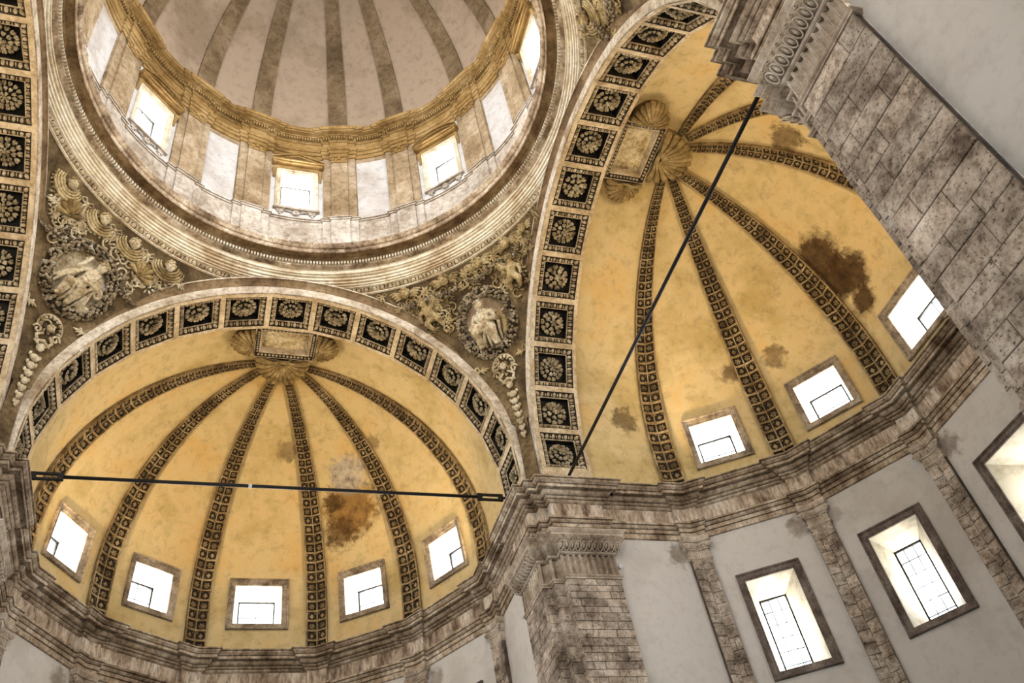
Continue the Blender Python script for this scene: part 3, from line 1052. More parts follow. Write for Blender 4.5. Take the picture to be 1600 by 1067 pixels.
ptrim = struct('trim_%d' % TRIM_N[0], 'stone pedestal course at the foot of the drum')
mb = MB()
sweep(mb, DP, [(0, 15.53), (0, 11.44)], True)
# (pilasters and panels are separate; this is only the base below them)
mb = MB()
sweep(mb, DP, [(0.03, 11.25), (0.03, 9.0)], True)
ob('pedestal_dado', mb.mesh('pedestal_dado', M_DRUMB), ptrim)
mb = MB()
sweep(mb, DP, [(-.02, 11.47), (.06, 11.46), (.11, 11.44), (.11, 11.40), (.05, 11.395), (.05, 11.375), (.08, 11.37), (.08, 11.31), (.03, 11.30), (.03, 11.24)], True)
ob('pedestal_cap', mb.mesh('pedestal_cap', M_DRUMB), ptrim)


def drum_pt(az, z, r=7.30):
    return Vector((r * math.cos(R(az)), r * math.sin(R(az)), z))


for j in range(8):
    c = 45 * j
    # window bay: wall left and right of the opening, above and below
    hw = 4.62
    mb = MB()
    for a0, a1, z0, z1 in ((c - 7.8, c - hw, 11.3, 15.6), (c + hw, c + 7.8, 11.3, 15.6), (c - hw, c + hw, 11.3, 12.2), (c - hw, c + hw, 14.3, 15.6)):
        n = 4
        mb.grid([[drum_pt(a0 + (a1 - a0) * i / n, z) for i in range(n + 1)] for z in (z0, z1)])
    ob('window_bay', mb.mesh('window_bay', M_DRUMW), drumwall)
    # blind bay with a sunk frame
    b = c + 22.5
    mb = MB()
    g = lambda a, z, r: [drum_pt(b - a, z, r), drum_pt(b + a, z, r)]
    n = 6
    rect = lambda a, za, zb, r: [drum_pt(b - a + 2 * a * i / n, za, r) for i in range(n + 1)] + [drum_pt(b + a - 2 * a * i / n, zb, r) for i in range(n + 1)]
    mb.grid([rect(4.9, 11.35, 15.55, 7.30), rect(4.75, 11.42, 15.35, 7.29), rect(4.70, 11.45, 15.30, 7.34)], 0, True)
    ob('panel_frame', mb.mesh('panel_frame', M_DRUMP), drumwall)
    mb = MB()
    mb.grid([[drum_pt(b - 4.75 + 9.5 * i / n, z, 7.335) for i in range(n + 1)] for z in (11.4, 15.4)])
    ob('blind_panel', mb.mesh('blind_panel', M_DRUMW), drumwall)

# pilasters of the drum
BAYN = {0: 'window at the right edge', 1: 'window on the right', 2: 'middle window', 3: 'window on the left', 4: 'window at the far left'}


def drum_pilaster(az, label):
    t = thing('drum_pilaster', label, 'pilaster', drum_pt(az, 11.45, 7.14), 'pilasters of the drum')
    arc = lambda h, z, r, n=4: [drum_pt(az + h - 2 * h * i / n, z, r) for i in range(n + 1)]
    mb = MB()
    rows = lambda h, r, rb: [drum_pt(az + h, 0, rb)] + arc(h, 0, r) + [drum_pt(az - h, 0, rb)]
    for h, r, rb, nm, za, zb in ((4.9, 7.22, 7.36, 'back_strip', 11.4, 15.55), (2.5, 7.14, 7.24, 'shaft', 11.4, 15.15)):
        mb = MB()
        q = rows(h, r, rb)
        mb.grid([[Vector((p.x, p.y, z)) for p in q] for z in (za, zb)])
        ob(nm, mb.mesh(nm, M_DRUMP), t)
    F = frame(drum_pt(az, 15.3, 7.14), (math.sin(R(az)), -math.cos(R(az)), 0), (0, 0, 1), (-math.cos(R(az)), -math.sin(R(az)), 0))
    mb = MB()
    mb.box((0, -.12, 0), (.33, .02, .035), F)
    mb.box((0, .20, .02), (.38, .035, .07), F)
    mb.box((0, .04, .0), (.30, .14, .03), F)
    for sx in (-1, 1):
        mb.tube([(sx * (.30 + .07 * math.cos(R(a))), .07 + .07 * math.sin(R(a)), .05) for a in range(0, 331, 30)], .030, 5, 0, True, F)
        mb.ell((sx * .14, .03, .02), (.09, .12, .07), 7, 3, F)
    mb.ell((0, .10, .04), (.09, .10, .08), 7, 3, F)
    ob('capital', mb.mesh('pilaster_capital', M_DRUMC), t)
    return t


for j in range(-1, 6):
    for s in (-1, 1):
        az = 45 * j + s * 12.7
        if in_frame(drum_pt(az, 13.3, 7.14), 40) or in_frame(drum_pt(az, 15, 7.14), 0):
            jj = (j + 8) % 8
            drum_pilaster(az, 'drum pilaster just %s the pedimented %s of the drum' % ('right of' if s < 0 else 'left of', BAYN.get(jj, 'window out of sight')))


def local_window(az):
    """Frame at a drum window: x right, y up, z into the room, origin at the centre of the opening."""
    return frame(drum_pt(az, 13.25, 7.285), (math.sin(R(az)), -math.cos(R(az)), 0), (0, 0, 1), (-math.cos(R(az)), -math.sin(R(az)), 0))


for j in range(8):
    c = 45 * j
    F = local_window(c)
    hw, hh = 0.585, 1.05
    rect = lambda w, h: [F @ Vector(p) for p in ((-w, h, 0), (w, h, 0), (w, -h, 0), (-w, -h, 0))]
    ped = 'triangular' if j % 2 == 0 else 'curved'
    seen = j in (0, 1, 2, 3, 4)
    w = build_window(rect(hw + .20, hh + .20), rect(hw, hh), F @ Vector((0, 0, -1)) - F @ Vector((0, 0, 0)), 0.55, (0.96, 0.96), (0, 0),
                     'drum window with a %s pediment, the %s' % (ped, BAYN.get(j, 'one out of sight %d' % j)), M_RING, (2, 2), P_DRUM, 1.0, 0.10, seen)
    if not seen:
        continue
    mb = MB()
    W = hw + .40
    sl = [(-W, 0), (-W, .06), (-W + .03, .10), (-W + .03, .14)]
    mb.box((0, hh + .30, .05), (hw + .24, .09, .07), F)
    mb.box((0, hh + .42, .13), (W - .06, .03, .17), F)
    mb.box((0, hh + .48, .17), (W, .03, .21), F)
    top = hh + .51
    n = 2 if ped == 'triangular' else 12
    up = []
    for i in range(n + 1):
        u = -1 + 2 * i / n
        y = .36 * (1 - abs(u)) if n == 2 else .34 * (math.sqrt(max(0, 1.7 - u * u)) - math.sqrt(.7)) / (math.sqrt(1.7) - math.sqrt(.7))
        up.append((u * W, top + y))
    for (xa, ya), (xb, yb) in zip(up, up[1:]):
        for th0, th1, dep in ((0.0, .06, .30), (.06, .12, .38)):
            pts = [F @ Vector((x, y + th, z)) for z in (-.05, dep) for (x, y, th) in ((xa, ya, th0), (xb, yb, th0), (xb, yb, th1), (xa, ya, th1))]
            mb.add(pts, [(0, 1, 2, 3), (4, 5, 6, 7), (0, 1, 5, 4), (3, 2, 6, 7), (0, 3, 7, 4), (1, 2, 6, 5)])
    ob('pediment', mb.mesh('pediment', M_DRUMC), w)
    for sx in (-1, 1):
        mb = MB()
        x = sx * (hw + .28)
        mb.tube([(x, hh + .24, .10), (x, hh + .12, .17), (x, hh - .02, .12), (x, hh - .16, .05), (x, hh - .32, .06), (x, hh - .40, .03)], [.07, .085, .07, .05, .055, .03], 7, 0, True, F)
        ob('console', mb.mesh('console', M_DRUMC), w)
        mb = MB()
        mb.box((sx * .58, -hh - .36, .04), (.15, .02, .06), F)
        mb.box((sx * .58, -hh - .43, .03), (.11, .05, .05), F)
        mb.ell((sx * .58, -hh - .52, .03), (.06, .08, .05), 7, 3, F)
        ob('sill_bracket', mb.mesh('sill_bracket', M_DRUMB), w)
    mb = MB()
    mb.box((0, -hh - .27, .06), (hw + .26, .045, .09), F)
    ob('sill', mb.mesh('sill', M_DRUMB), w)
    mb = MB()
    mb.ell((0, -hh - .45, .04), (.15, .14, .08), 9, 3, F)
    mb.ell((0, -hh - .45, .10), (.06, .07, .06), 7, 3, F)
    for sx in (-1, 1):
        mb.tube([(sx * .15, -hh - .40, .04), (sx * .28, -hh - .35, .05), (sx * .40, -hh - .36, .04)], .03, 5, 0, True, F)
    ob('sill_ornament', mb.mesh('sill_ornament', M_DRUMB), w)

# ------------------------------------------------------------------ dome
def dome_pt(az, t, r0=7.02, h=8.2, z0=17.15):
    r = r0 * math.cos(t)
    return Vector((r * math.cos(R(az)), r * math.sin(R(az)), z0 + h * math.sin(t)))


dome = struct('ceiling', 'brown-grey plastered main dome')
mb = MB()
rows = [[dome_pt(360 * i / 128, math.pi / 2 * j / 24) for i in range(128)] for j in range(24)]
mb.grid(rows, 0, True)
mb.add(rows[-1], [tuple(range(128))])
ob('dome_web', mb.mesh('dome_web', M_DOME, True), dome)
groups = [45 * j + s * 12.7 for j in range(8) for s in (-1, 1)]
DN = 0
for gaz in groups:
    hw0 = 3.05
    mb = MB()
    rows = []
    for jj in range(26):
        t = R(84) * jj / 25
        c = dome_pt(gaz, t)
        side = Vector((math.sin(R(gaz)), -math.cos(R(gaz)), 0))
        w = 7.02 * R(hw0) * (.40 + .60 * math.cos(t))
        nrm = Vector((math.cos(R(gaz)) * math.cos(t) / 7.02, math.sin(R(gaz)) * math.cos(t) / 7.02, math.sin(t) / 8.2)).normalized()
        rows.append([c + side * w + nrm * .04, c + side * w - nrm * .10, c + side * w * .5 - nrm * .115, c - side * w * .5 - nrm * .115, c - side * w - nrm * .10, c - side * w + nrm * .04])
    if not any(in_frame(r[2], 10) for r in rows):
        continue
    mb.grid(rows)
    DN += 1
    j = round(gaz / 45)
    tag(ob('dome_rib', mb.mesh('dome_rib', M_DRIB)), 'flat dome rib rising %s the pedimented %s of the drum' % ('right of' if gaz < 45 * j else 'left of', BAYN.get(j % 8, 'window out of sight')), 'rib', 'ribs of the main dome')

# ------------------------------------------------------------------ piers of the crossing
def tongue_mesh():
    mb = MB()
    mb.tube([(.074 * math.cos(R(a)), .135 * math.sin(R(a)), .04) for a in range(0, 361, 30)], .017, 5, 0, False)
    mb.ell((0, 0, 0), (.040, .092, .06), 7, 2, None, 0, True)
    return mb.mesh('tongue_leaf', M_CAP, True)


def flute_mesh():
    mb = MB()
    sec = [(-.5, -.05), (-.47, .22), (-.40, .26), (-.34, .1), (-.32, -.12), (-.2, -.3), (0, -.36), (.2, -.3), (.32, -.12), (.34, .1), (.40, .26), (.47, .22), (.5, -.05)]
    mb.grid([[Vector((x, -.5, z)) for x, z in sec], [Vector((x, .5, z)) for x, z in sec]])
    return mb.mesh('flute', M_CAP, True)


def curl_mesh():
    mb = MB()
    mb.tube([((.018 + .030 * a / 300) * math.cos(R(a)), (.018 + .030 * a / 300) * math.sin(R(a)), .012) for a in range(0, 331, 40)], .012, 4, 0, False)
    return mb.mesh('curl', M_CAP, True)


TONGUE, FLUTE, CURL = tongue_mesh(), flute_mesh(), curl_mesh()
CAPPROF = {
    'abacus': [(0, -2.275), (.33, -2.285), (.36, -2.30), (.36, -2.33), (.33, -2.37), (.29, -2.41), (.28, -2.42), (.28, -2.465)],
    'scroll_band': [(.28, -2.465), (.295, -2.475), (.26, -2.61), (.24, -2.625)],
    'ovolo': [(.24, -2.625), (.24, -2.64), (.165, -2.735), (.06, -2.825), (.05, -2.84)],
    'bead': [(.05, -2.84), (.075, -2.86), (.075, -2.905), (.05, -2.92), (.0, -2.93)],
    'neck': [(0, -2.93), (-.09, -2.93), (-.09, -3.53), (.0, -3.54)],
    'astragal': [(0, -3.54), (.05, -3.55), (.075, -3.575), (.075, -3.60), (.05, -3.625), (.04, -3.63), (.04, -3.67), (0, -3.68)]}


def build_pier(a, label, masonries):
    M = RZ(a)
    pier = thing('pier', label, 'pier', M @ Vector((7.6, 7.6, ZF)), 'four piers of the crossing')
    mb = MB()
    sweep(mb, PIER, [(-.01, -3.60), (-.01, ZF)], False, M)
    ob('shaft', mb.mesh('pier_shaft', M_MORTAR), pier)
    for i, (P, Q) in enumerate(zip(PIER, PIER[1:])):
        if i in masonries:
            course, length, zb, seed, nm = masonries[i]
            masonry(pier, P, Q, zb, -3.68, course, length, M, nm, 0.025, True, seed, margin=600 if a == -90 else 130)
    cap = thing('pier_capital', 'carved fluted capital on the %s' % label.split(' ', 1)[1] if False else 'fluted capital with tongue leaves crowning the %s' % PNAME[a], 'capital', M @ Vector((7.6, 7.6, -3.6)), 'capitals of the crossing piers')
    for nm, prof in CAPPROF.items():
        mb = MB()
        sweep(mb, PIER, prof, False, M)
        ob(nm, mb.mesh(nm, M_WFRAME if nm in ('ovolo', 'neck', 'scroll_band') else M_CAP), cap)  # darker stone on the recessed grounds: shade behind the carving put into the colour
    for i, (P, Q) in enumerate(zip(PIER, PIER[1:])):
        if i in (0, 7):
            continue
        d = Vector((*unit2(P, Q), 0))
        n = Vector((d.y, -d.x, 0))
        L = math.hypot(Q[0] - P[0], Q[1] - P[1])
        # convex ends reach further out with the projection of the moulding
        e0 = .13 if i in (1, 3, 5) else -.13
        e1 = .13 if i in (2, 4, 6) else -.13
        if i == 1:
            e0, e1 = .13, .13
        if i == 6:
            e0, e1 = .13, .13
        up = Vector((0, 0, 1))
        for (dd, zz, pitch, me, nm, ax_y, sc) in ((.172, -2.748, .172, TONGUE, 'tongue_leaf', (n * .72 + up * .70).normalized(), 1), (.285, -2.545, .172, CURL, 'curl', up, 1)):
            L2 = L + e0 + e1
            cnt = max(1, int(round(L2 / pitch)))
            for q in range(cnt):
                x = -e0 + L2 * (q + .5) / cnt
                o = Vector((P[0], P[1], zz)) + d * x + n * dd
                z = d.cross(ax_y)
                dx = d
                if z.dot(n) < 0:
                    z, dx = -z, -d
                if in_frame(M @ o, 10):
                    ob(nm, me, cap, M @ frame(o, dx, ax_y, z))
        cnt = max(1, int(round(L / .178)))
        for q in range(cnt):
            o = Vector((P[0], P[1], -3.235)) + d * (L * (q + .5) / cnt) - n * .005
            w = L / cnt
            if in_frame(M @ o, 10):
                ob('flute', FLUTE, cap, M @ frame(o, -d * w, up * .60, n * .17))
    return pier


BR = (0.205, 0.40, -7.4, 3, 'brick')
BL = (0.42, 0.95, -16.5, 5, 'stone_block')
build_pier(0, 'middle brick-faced pier standing between the two apses', {1: (.25, .42, -7.6, 4, 'brick'), 2: (.25, .3, -7.6, 6, 'brick'), 3: (.36, .4, -7.6, 16, 'brick'), 4: (.36, .4, -7.6, 17, 'brick'), 5: (.36, .4, -7.6, 18, 'brick'), 6: BR})
build_pier(90, 'pier cut by the left border, under the far arches', {6: BR})
build_pier(-90, 'near ashlar pier rising diagonally at upper right', {6: BL, 5: (.36, .4, -16.5, 7, 'stone_block'), 4: (.36, .4, -16.5, 8, 'stone_block'), 3: (.36, .4, -16.5, 9, 'stone_block'), 2: (.36, .4, -16.5, 12, 'stone_block'), 1: (.36, .85, -16.5, 8, 'stone_block')})

# ------------------------------------------------------------------ pilasters of the apses
def egg_small():
    mb = MB()
    mb.ell((0, 0, 0), (.040, .07, .05), 6, 2, None, 0, True)
    return mb.mesh('small_egg', M_CAP, True)


EGG_S = egg_small()


def build_pilaster(ap, k, M):
    d0, d1 = unit2(WALLV[k - 1], WALLV[k]), unit2(WALLV[k], WALLV[k + 1])
    n0, n1 = (d0[1], -d0[0]), (d1[1], -d1[0])
    v = WALLV[k]
    kk = 1 + n0[0] * n1[0] + n0[1] * n1[1]
    w = PW - .03
    a = (v[0] - d0[0] * w, v[1] - d0[1] * w)
    c = (v[0] + d1[0] * w, v[1] + d1[1] * w)
    a1 = (a[0] + n0[0] * PP, a[1] + n0[1] * PP)
    mdl = (v[0] + PP * (n0[0] + n1[0]) / kk, v[1] + PP * (n0[1] + n1[1]) / kk)
    c1 = (c[0] + n1[0] * PP, c[1] + n1[1] * PP)
    path = [a, a1, mdl, c1, c]
    if not (in_frame(M @ Vector((*mdl, -2.6)), 20) or in_frame(M @ Vector((*mdl, -5)), 0)):
        return
    t = thing('pilaster', 'scrolled stone pilaster, %s on the wall of the %s' % (RNAME[k - 1], APNAME[ap]), 'pilaster', M @ Vector((*mdl, ZF)), 'wall pilasters of the apses')
    mb = MB()
    sweep(mb, path, [(-.02, -2.90), (-.02, ZF)], False, M)
    ob('shaft', mb.mesh('pilaster_shaft', M_MORTAR), t)
    masonry(t, a1, mdl, -8.6, -3.0, .33, .40, M, 'stone_block', .024, True, 20 + k)
    masonry(t, mdl, c1, -8.6, -3.0, .33, .40, M, 'stone_block', .024, True, 40 + k)
    for nm, prof in (('abacus', [(0, -2.275), (.14, -2.28), (.15, -2.31), (.12, -2.38), (.10, -2.43), (.06, -2.44)]), ('echinus', [(.06, -2.44), (.07, -2.46), (.05, -2.60), (.02, -2.63)]),
                     ('neck', [(.02, -2.63), (.03, -2.645), (.03, -2.67), (.0, -2.68), (-.005, -2.90)]), ('astragal', [(0, -2.90), (.035, -2.91), (.035, -2.95), (.01, -2.965), (0, -2.99)])):
        mb = MB()
        sweep(mb, path, prof, False, M)
        if nm == 'abacus':
            cp = ob('capital', mb.mesh('capital', M_CAP), t)
        else:
            ob(nm, mb.mesh(nm, M_CAP), cp)
    for (P, Q, nn, sgn) in ((a1, mdl, n0, -1), (mdl, c1, n1, 1)):
        d = Vector((*unit2(P, Q), 0))
        n = Vector((*nn, 0))
        L = math.hypot(Q[0] - P[0], Q[1] - P[1])
        for q in range(3):
            o = Vector((P[0], P[1], -2.53)) + d * (L * (q + .5) / 3) + n * .055
            ob('egg', EGG_S, cp, M @ frame(o, -d, (0, 0, 1), n))
        for q in range(5):
            o = Vector((P[0], P[1], -2.79)) + d * (L * (q + .5) / 5) + n * .002
            ob('flute', FLUTE, cp, M @ frame(o, -d * (L / 5), Vector((0, 0, .22)), n * .07))
        E = P if sgn < 0 else Q
        o = Vector((E[0], E[1], -2.56)) + d * sgn * .03 + n * .05
        mb = MB()
        mb.tube([(.02 + .10 * (1 - s) * math.cos(s * 12), .10 * (1 - s) * math.sin(s * 12), .03 * s) for s in [i / 16 for i in range(16)]], .030, 5, 0, True, M @ frame(o, d * sgn, (0, 0, 1), n))
        ob('volute', mb.mesh('volute', M_CAP), cp)
    mb = MB()
    mb.ell((mdl[0] + .10 * (n0[0] + n1[0]) / 2, mdl[1] + .10 * (n0[1] + n1[1]) / 2, -2.36), (.09, .09, .09), 7, 4, M)
    ob('flower', mb.mesh('abacus_flower', M_CAP, True), cp)


for ap in ('A', 'B'):
    for k in range(1, 7):
        build_pilaster(ap, k, RZ(APSES[ap]))

# ------------------------------------------------------------------ shells and framed panels at the crown of each half-dome
def shell_mesh(W, L, H, n):
    """Scallop: hinge at the origin, fan towards +y, bulging to +z. Returns the bowl, the flutes and the hinge."""
    at = lambda th, rho, k=1.0: Vector((-W * math.cos(th) * rho, L * math.sin(th) * rho, k * H * (1 - (1.5 * (rho - .40)) ** 2)))
    mb = MB()
    rows = []
    for j in range(9):
        rho = .10 + .84 * j / 8
        rows.append([at(R(-6) + R(192) * i / 48, rho, .8) + Vector((0, 0, -.03)) for i in range(49)])
    rows.append([Vector((p.x, p.y, -.45)) for p in rows[-1]])
    mb.grid(rows)
    bowl = mb.mesh('shell_bowl', M_ARCHD, True)  # dark brown colour paints in the shade of the grooves between the flutes
    fl = []
    for i in range(n):
        th = R(-2) + R(184) * (i + .5) / n
        mb = MB()
        pts = [at(th, q) for q in (.14, .3, .45, .6, .75, .9, .97)]
        wid = math.pi * .5 * (W + L) / n * .52
        mb.tube(pts, [wid * q for q in (.16, .32, .46, .61, .76, .90, .72)], 8)
        e = at(th, .95)
        mb.ell(e, (wid * .92, wid * .92, wid * .8), 9, 6)
        fl.append(mb.mesh('shell_flute', M_SHELL, True))
    hinge = MB()
    hinge.tube([(-W * .30, .02, H * .35), (-W * .16, L * .05, H * .7), (0, L * .03, H * .85), (W * .16, L * .05, H * .7), (W * .30, .02, H * .35)], [.04 * W, .07 * W, .09 * W, .07 * W, .04 * W], 7)
    return bowl, fl, hinge.mesh('shell_hinge', M_SHELL, True)


BIG, SIDE_S = shell_mesh(.88, 1.16, .27, 13), shell_mesh(.57, .74, .26, 11)


def place_shell(meshes, F, label):
    t = thing('scallop_shell', label, 'shell', F.translation, 'shells at the crowns of the half-domes')
    ob('bowl', meshes[0], t, F)
    ob('hinge', meshes[2], t, F)
    for me in meshes[1]:
        ob('flute', me, t, F)


for ap in ('A', 'B'):
    M = RZ(APSES[ap])
    X, Y, Zd = Vector((-1, 0, 0)), Vector((0, 1, 0)), Vector((0, 0, -1))
    t = thing('crown_panel', 'framed rectangular stucco panel at the crown of the %s' % APNAME[ap], 'panel', M @ Vector((0, 9.5, 7.12)), 'framed panels between the shells')
    rect = lambda w, a, b, z: [M @ Vector(p) for p in ((-w, a, z), (w, a, z), (w, b, z), (-w, b, z))]
    mb = MB()
    mb.grid([rect(1.03, 8.78, 10.16, 7.62), rect(1.03, 8.78, 10.16, 7.12), rect(1.00, 8.80, 10.13, 7.10), rect(.985, 8.815, 10.115, 7.115)], 0, True)
    mb.grid([rect(.86, 8.93, 10.0, 7.20), rect(.85, 8.94, 9.99, 7.17), rect(.82, 8.96, 9.97, 7.17), rect(.80, 8.97, 9.95, 7.20), rect(.76, 9.0, 9.92, 7.42)], 0, True)
    ob('frame', mb.mesh('panel_frame', M_CREAM), t)
    mb = MB()
    mb.grid([rect(.985, 8.815, 10.115, 7.115), rect(.86, 8.93, 10.0, 7.20)], 0, True)
    ob('moulding_ground', mb.mesh('panel_moulding', M_DARTG), t)
    mb = MB()
    for (x0, y0, x1, y1, n) in ((-.92, 8.87, .92, 8.87, 15), (-.92, 10.06, .92, 10.06, 15), (-.92, 8.97, -.92, 9.96, 9), (.92, 8.97, .92, 9.96, 9)):
        for i in range(n):
            p = M @ Vector((lerp(x0, x1, (i + .5) / n), lerp(y0, y1, (i + .5) / n), 7.155))
            mb.ell(p, (.048, .048, .04), 6, 4)
    tag(ob('beads', mb.mesh('panel_beads', M_EGG, True), t), kind='stuff')
    mb = MB()
    mb.quad(*rect(.77, 8.99, 9.93, 7.41))
    ob('plaque', mb.mesh('panel_plaque', M_GRIME), t)
    place_shell(BIG, M @ frame((0, 10.17, 7.20), X, (Y + Vector((0, 0, -.10))).normalized(), Zd), 'large stucco scallop shell from which the ribs of the %s spread' % APNAME[ap])
    for sg, nm in ((-1, 'left' if ap == 'A' else 'upper'), (1, 'right' if ap == 'A' else 'lower')):
        yy = Vector((sg, 0, -.06)).normalized()
        place_shell(SIDE_S, M @ frame((sg * 1.04, 9.53, 7.20), Vector((0, sg, 0)), yy, Zd), 'small scallop shell on the %s side of the crown panel in the %s' % (nm, APNAME[ap]))

# ------------------------------------------------------------------ iron tie rods
for ap, zz in (('A', -.17), ('B', -.27)):
    M = RZ(APSES[ap])
    t = thing('tie_rod', {'A': 'horizontal black iron tie rod across the left-hand apse', 'B': 'slanting black iron tie rod across the right-hand apse'}[ap], 'tie rod', M @ Vector((0, 7.95, zz)), 'iron tie rods')
    mb = MB()
    e = 5.66 if ap == 'A' else 6.80
    mb.tube([(-e, 7.95, zz), (e, 7.95, zz)], .048, 8, 0, True, M)
    ob('rod', mb.mesh('rod', M_IRON, True), t)
    for sg in (-1, 1) if ap == 'A' else ():
        mb = MB()
        for dz in (-.085, .085):
            mb.box((sg * 5.92, 7.95, zz + dz), (.34, .035, .028), M)
        for x in (5.60, 6.24):
            mb.box((sg * x, 7.95, zz), (.07, .045, .11), M)
        ob('turnbuckle', mb.mesh('turnbuckle', M_IRON), t)
        mb = MB()
        mb.tube([(sg * 6.28, 7.95, zz), (sg * 6.80, 7.95, zz)], .042, 8, 0, True, M)
        ob('rod_end', mb.mesh('rod_end', M_IRON, True), t)
    if ap == 'A':
        mb = MB()
        mb.tube([(-.95, 7.95, zz), (-.86, 7.95, zz)], .062, 8, 0, True, M)
        ob('collar', mb.mesh('collar', M_WHITE, True), t)

# small white fitting beside the capital of the middle pier, small dark hook on the drum
mb = MB()
mb.box((8.86, 6.82, -3.20), (.05, .05, .04))
mb.tube([(8.86, 6.80, -3.20), (8.86, 6.70, -3.24)], [.05, .06], 8)
tag(ob('spotlight', mb.mesh('spotlight', M_WHITE)), 'tiny white lamp fitting beside the capital of the middle pier', 'lamp')

# ------------------------------------------------------------------ stucco reliefs on the pendentives
def remesh(mb, voxel, name, mat, it=2):
    o = bpy.data.objects.new('temporary', mb.mesh('temporary', mat))
    COL.objects.link(o)
    md = o.modifiers.new('remesh', 'REMESH')
    md.mode = 'VOXEL'
    md.voxel_size = voxel
    sm = o.modifiers.new('smooth', 'SMOOTH')
    sm.iterations = it
    sm.factor = 0.5
    me = bpy.data.meshes.new_from_object(o.evaluated_get(bpy.context.evaluated_depsgraph_get()))
    bpy.data.objects.remove(o)
    me.name = name
    me.materials.clear()
    me.materials.append(mat)
    me.polygons.foreach_set('use_smooth', [True] * len(me.polygons))
    return me


def limb(mb, pts, rad, n=8):
    """Tapering limb with round ends."""
    mb.tube(pts, rad, n)
    rad = rad if hasattr(rad, '__len__') else [rad] * len(pts)
    for p, r in zip(pts, rad):
        mb.ell(p, (r, r, r), 8, 6)


def hand(mb, c, aim, side, s=1.0):
    """Small hand: palm, four fingers and a thumb."""
    c, aim, side = Vector(c), Vector(aim).normalized(), Vector(side).normalized()
    nz = aim.cross(side)
    limb(mb, [c, c + aim * .06 * s], [.036 * s, .042 * s], 6)
    for i in range(4):
        b = c + aim * .08 * s + side * (.033 * (i - 1.5)) * s
        l = (.055, .07, .066, .05)[i] * s
        limb(mb, [b, b + aim * l * .6 - nz * .008, b + aim * l - nz * .03 * s], [.014 * s, .013 * s, .010 * s], 5)
    b = c + aim * .02 * s - side * .045 * s
    limb(mb, [b, b - side * .025 * s + aim * .035 * s, b - side * .02 * s + aim * .065 * s], [.016 * s, .014 * s, .011 * s], 5)


def face(mb, c, s, yaw=0.0, tilt=0.0, roll=0.0, chubby=False):
    """Head of height about 2 s looking along +z before turning."""
    Rm = Matrix.Rotation(R(roll), 3, 'Z') @ Matrix.Rotation(R(yaw), 3, 'Y') @ Matrix.Rotation(R(tilt), 3, 'X')
    c = Vector(c)
    at = lambda x, y, z: c + Rm @ Vector((x * s, y * s, z * s))
    e = lambda p, r: mb.ell(at(*p), tuple(q * s for q in r), 10, 8, None, 0, False, Rm)
    e((0, .12, -.05), (.74, .86, .80))
    e((0, -.30, .12), (.56 if not chubby else .64, .62, .58))
    e((0, -.78, .28), (.22, .18, .20))                     # chin
    for sx in (-1, 1):
        e((sx * .36, -.22, .44), (.24 if not chubby else .30, .24, .20))  # cheek
        e((sx * .28, .30, .66), (.26, .09, .12))           # brow
        e((sx * .27, .12, .62), (.11, .08, .08))           # eyelid
        e((sx * .74, .02, -.05), (.10, .22, .14))          # ear
    limb(mb, [at(0, .22, .70), at(0, -.10, .92), at(0, -.14, .86)], [.09 * s, .12 * s, .13 * s], 6)
    e((0, -.42, .66), (.22, .06, .10))                     # lips
    e((0, -.54, .62), (.17, .06, .10))
    return at, Rm


def curls(mb, at, Rm, s, n, rmin, seed, top=-.05, beard=False):
    r = random.Random(seed)
    for i in range(n):
        a = r.uniform(0, 2 * math.pi)
        y = r.uniform(top, 1.0)
        k = math.sqrt(max(0, 1 - min(1, abs(y - .1)) ** 2))
        z = math.cos(a)
        if z > .45 and y < .55:
            continue
        mb.ell(at(.80 * k * math.sin(a), y * .98, .84 * k * z - .05), (rmin * s,) * 3, 6, 5)
    if beard:
        for i in range(14):
            mb.ell(at(r.uniform(-.34, .34), r.uniform(-1.25, -.62), r.uniform(.25, .55)), (.16 * s, .20 * s, .15 * s), 6, 5)


# winged cherub head, shared by all along the ring
def cherub_mesh(wings=True, mat=None):
    mb = MB()
    at, Rm = face(mb, (0, 0, .15), .19, 0, -12, 0, True)
    return remesh(mb, .014, 'cherub_head', mat, 1), at, Rm


def wing_mesh(sx, mat):
    mb = MB()
    for j in range(4):
        l = .34 - .05 * j
        y = .06 - .055 * j
        limb(mb, [(sx * .14, y * .8, .04), (sx * (.14 + l * .55), y + .05 - .015 * j, .07), (sx * (.14 + l), y + .03 - .02 * j, .04)], [.040, .046, .030], 6)
    return remesh(mb, .014, 'cherub_wing', mat, 1)


CH_L, AT, RM = cherub_mesh(True, M_RELIEF)
CH_R = CH_L.copy()
CH_R.materials.clear()
CH_R.materials.append(M_RELIEFG)
mb = MB()
curls(mb, AT, RM, .19, 60, .20, 3)
HAIR = mb.mesh('cherub_hair', M_RELIEFG, True)
WING = {s: wing_mesh(s, M_RELIEFG) for s in (-1, 1)}


def cherub(az, z, label, mat_mesh, wings=True, scale=1.0, roll=0, lift=0.02, group='cherub heads on the pendentives'):
    F = pend_frame(az, z, roll, lift) @ Matrix.Diagonal((scale, scale, scale, 1))
    t = thing('cherub_head', label, 'sculpture', F.translation, group)
    ob('face', mat_mesh, t, F)
    ob('hair', HAIR, t, F)
    if wings:
        for s in (-1, 1):
            ob('wing', WING[s], t, F)
    return t


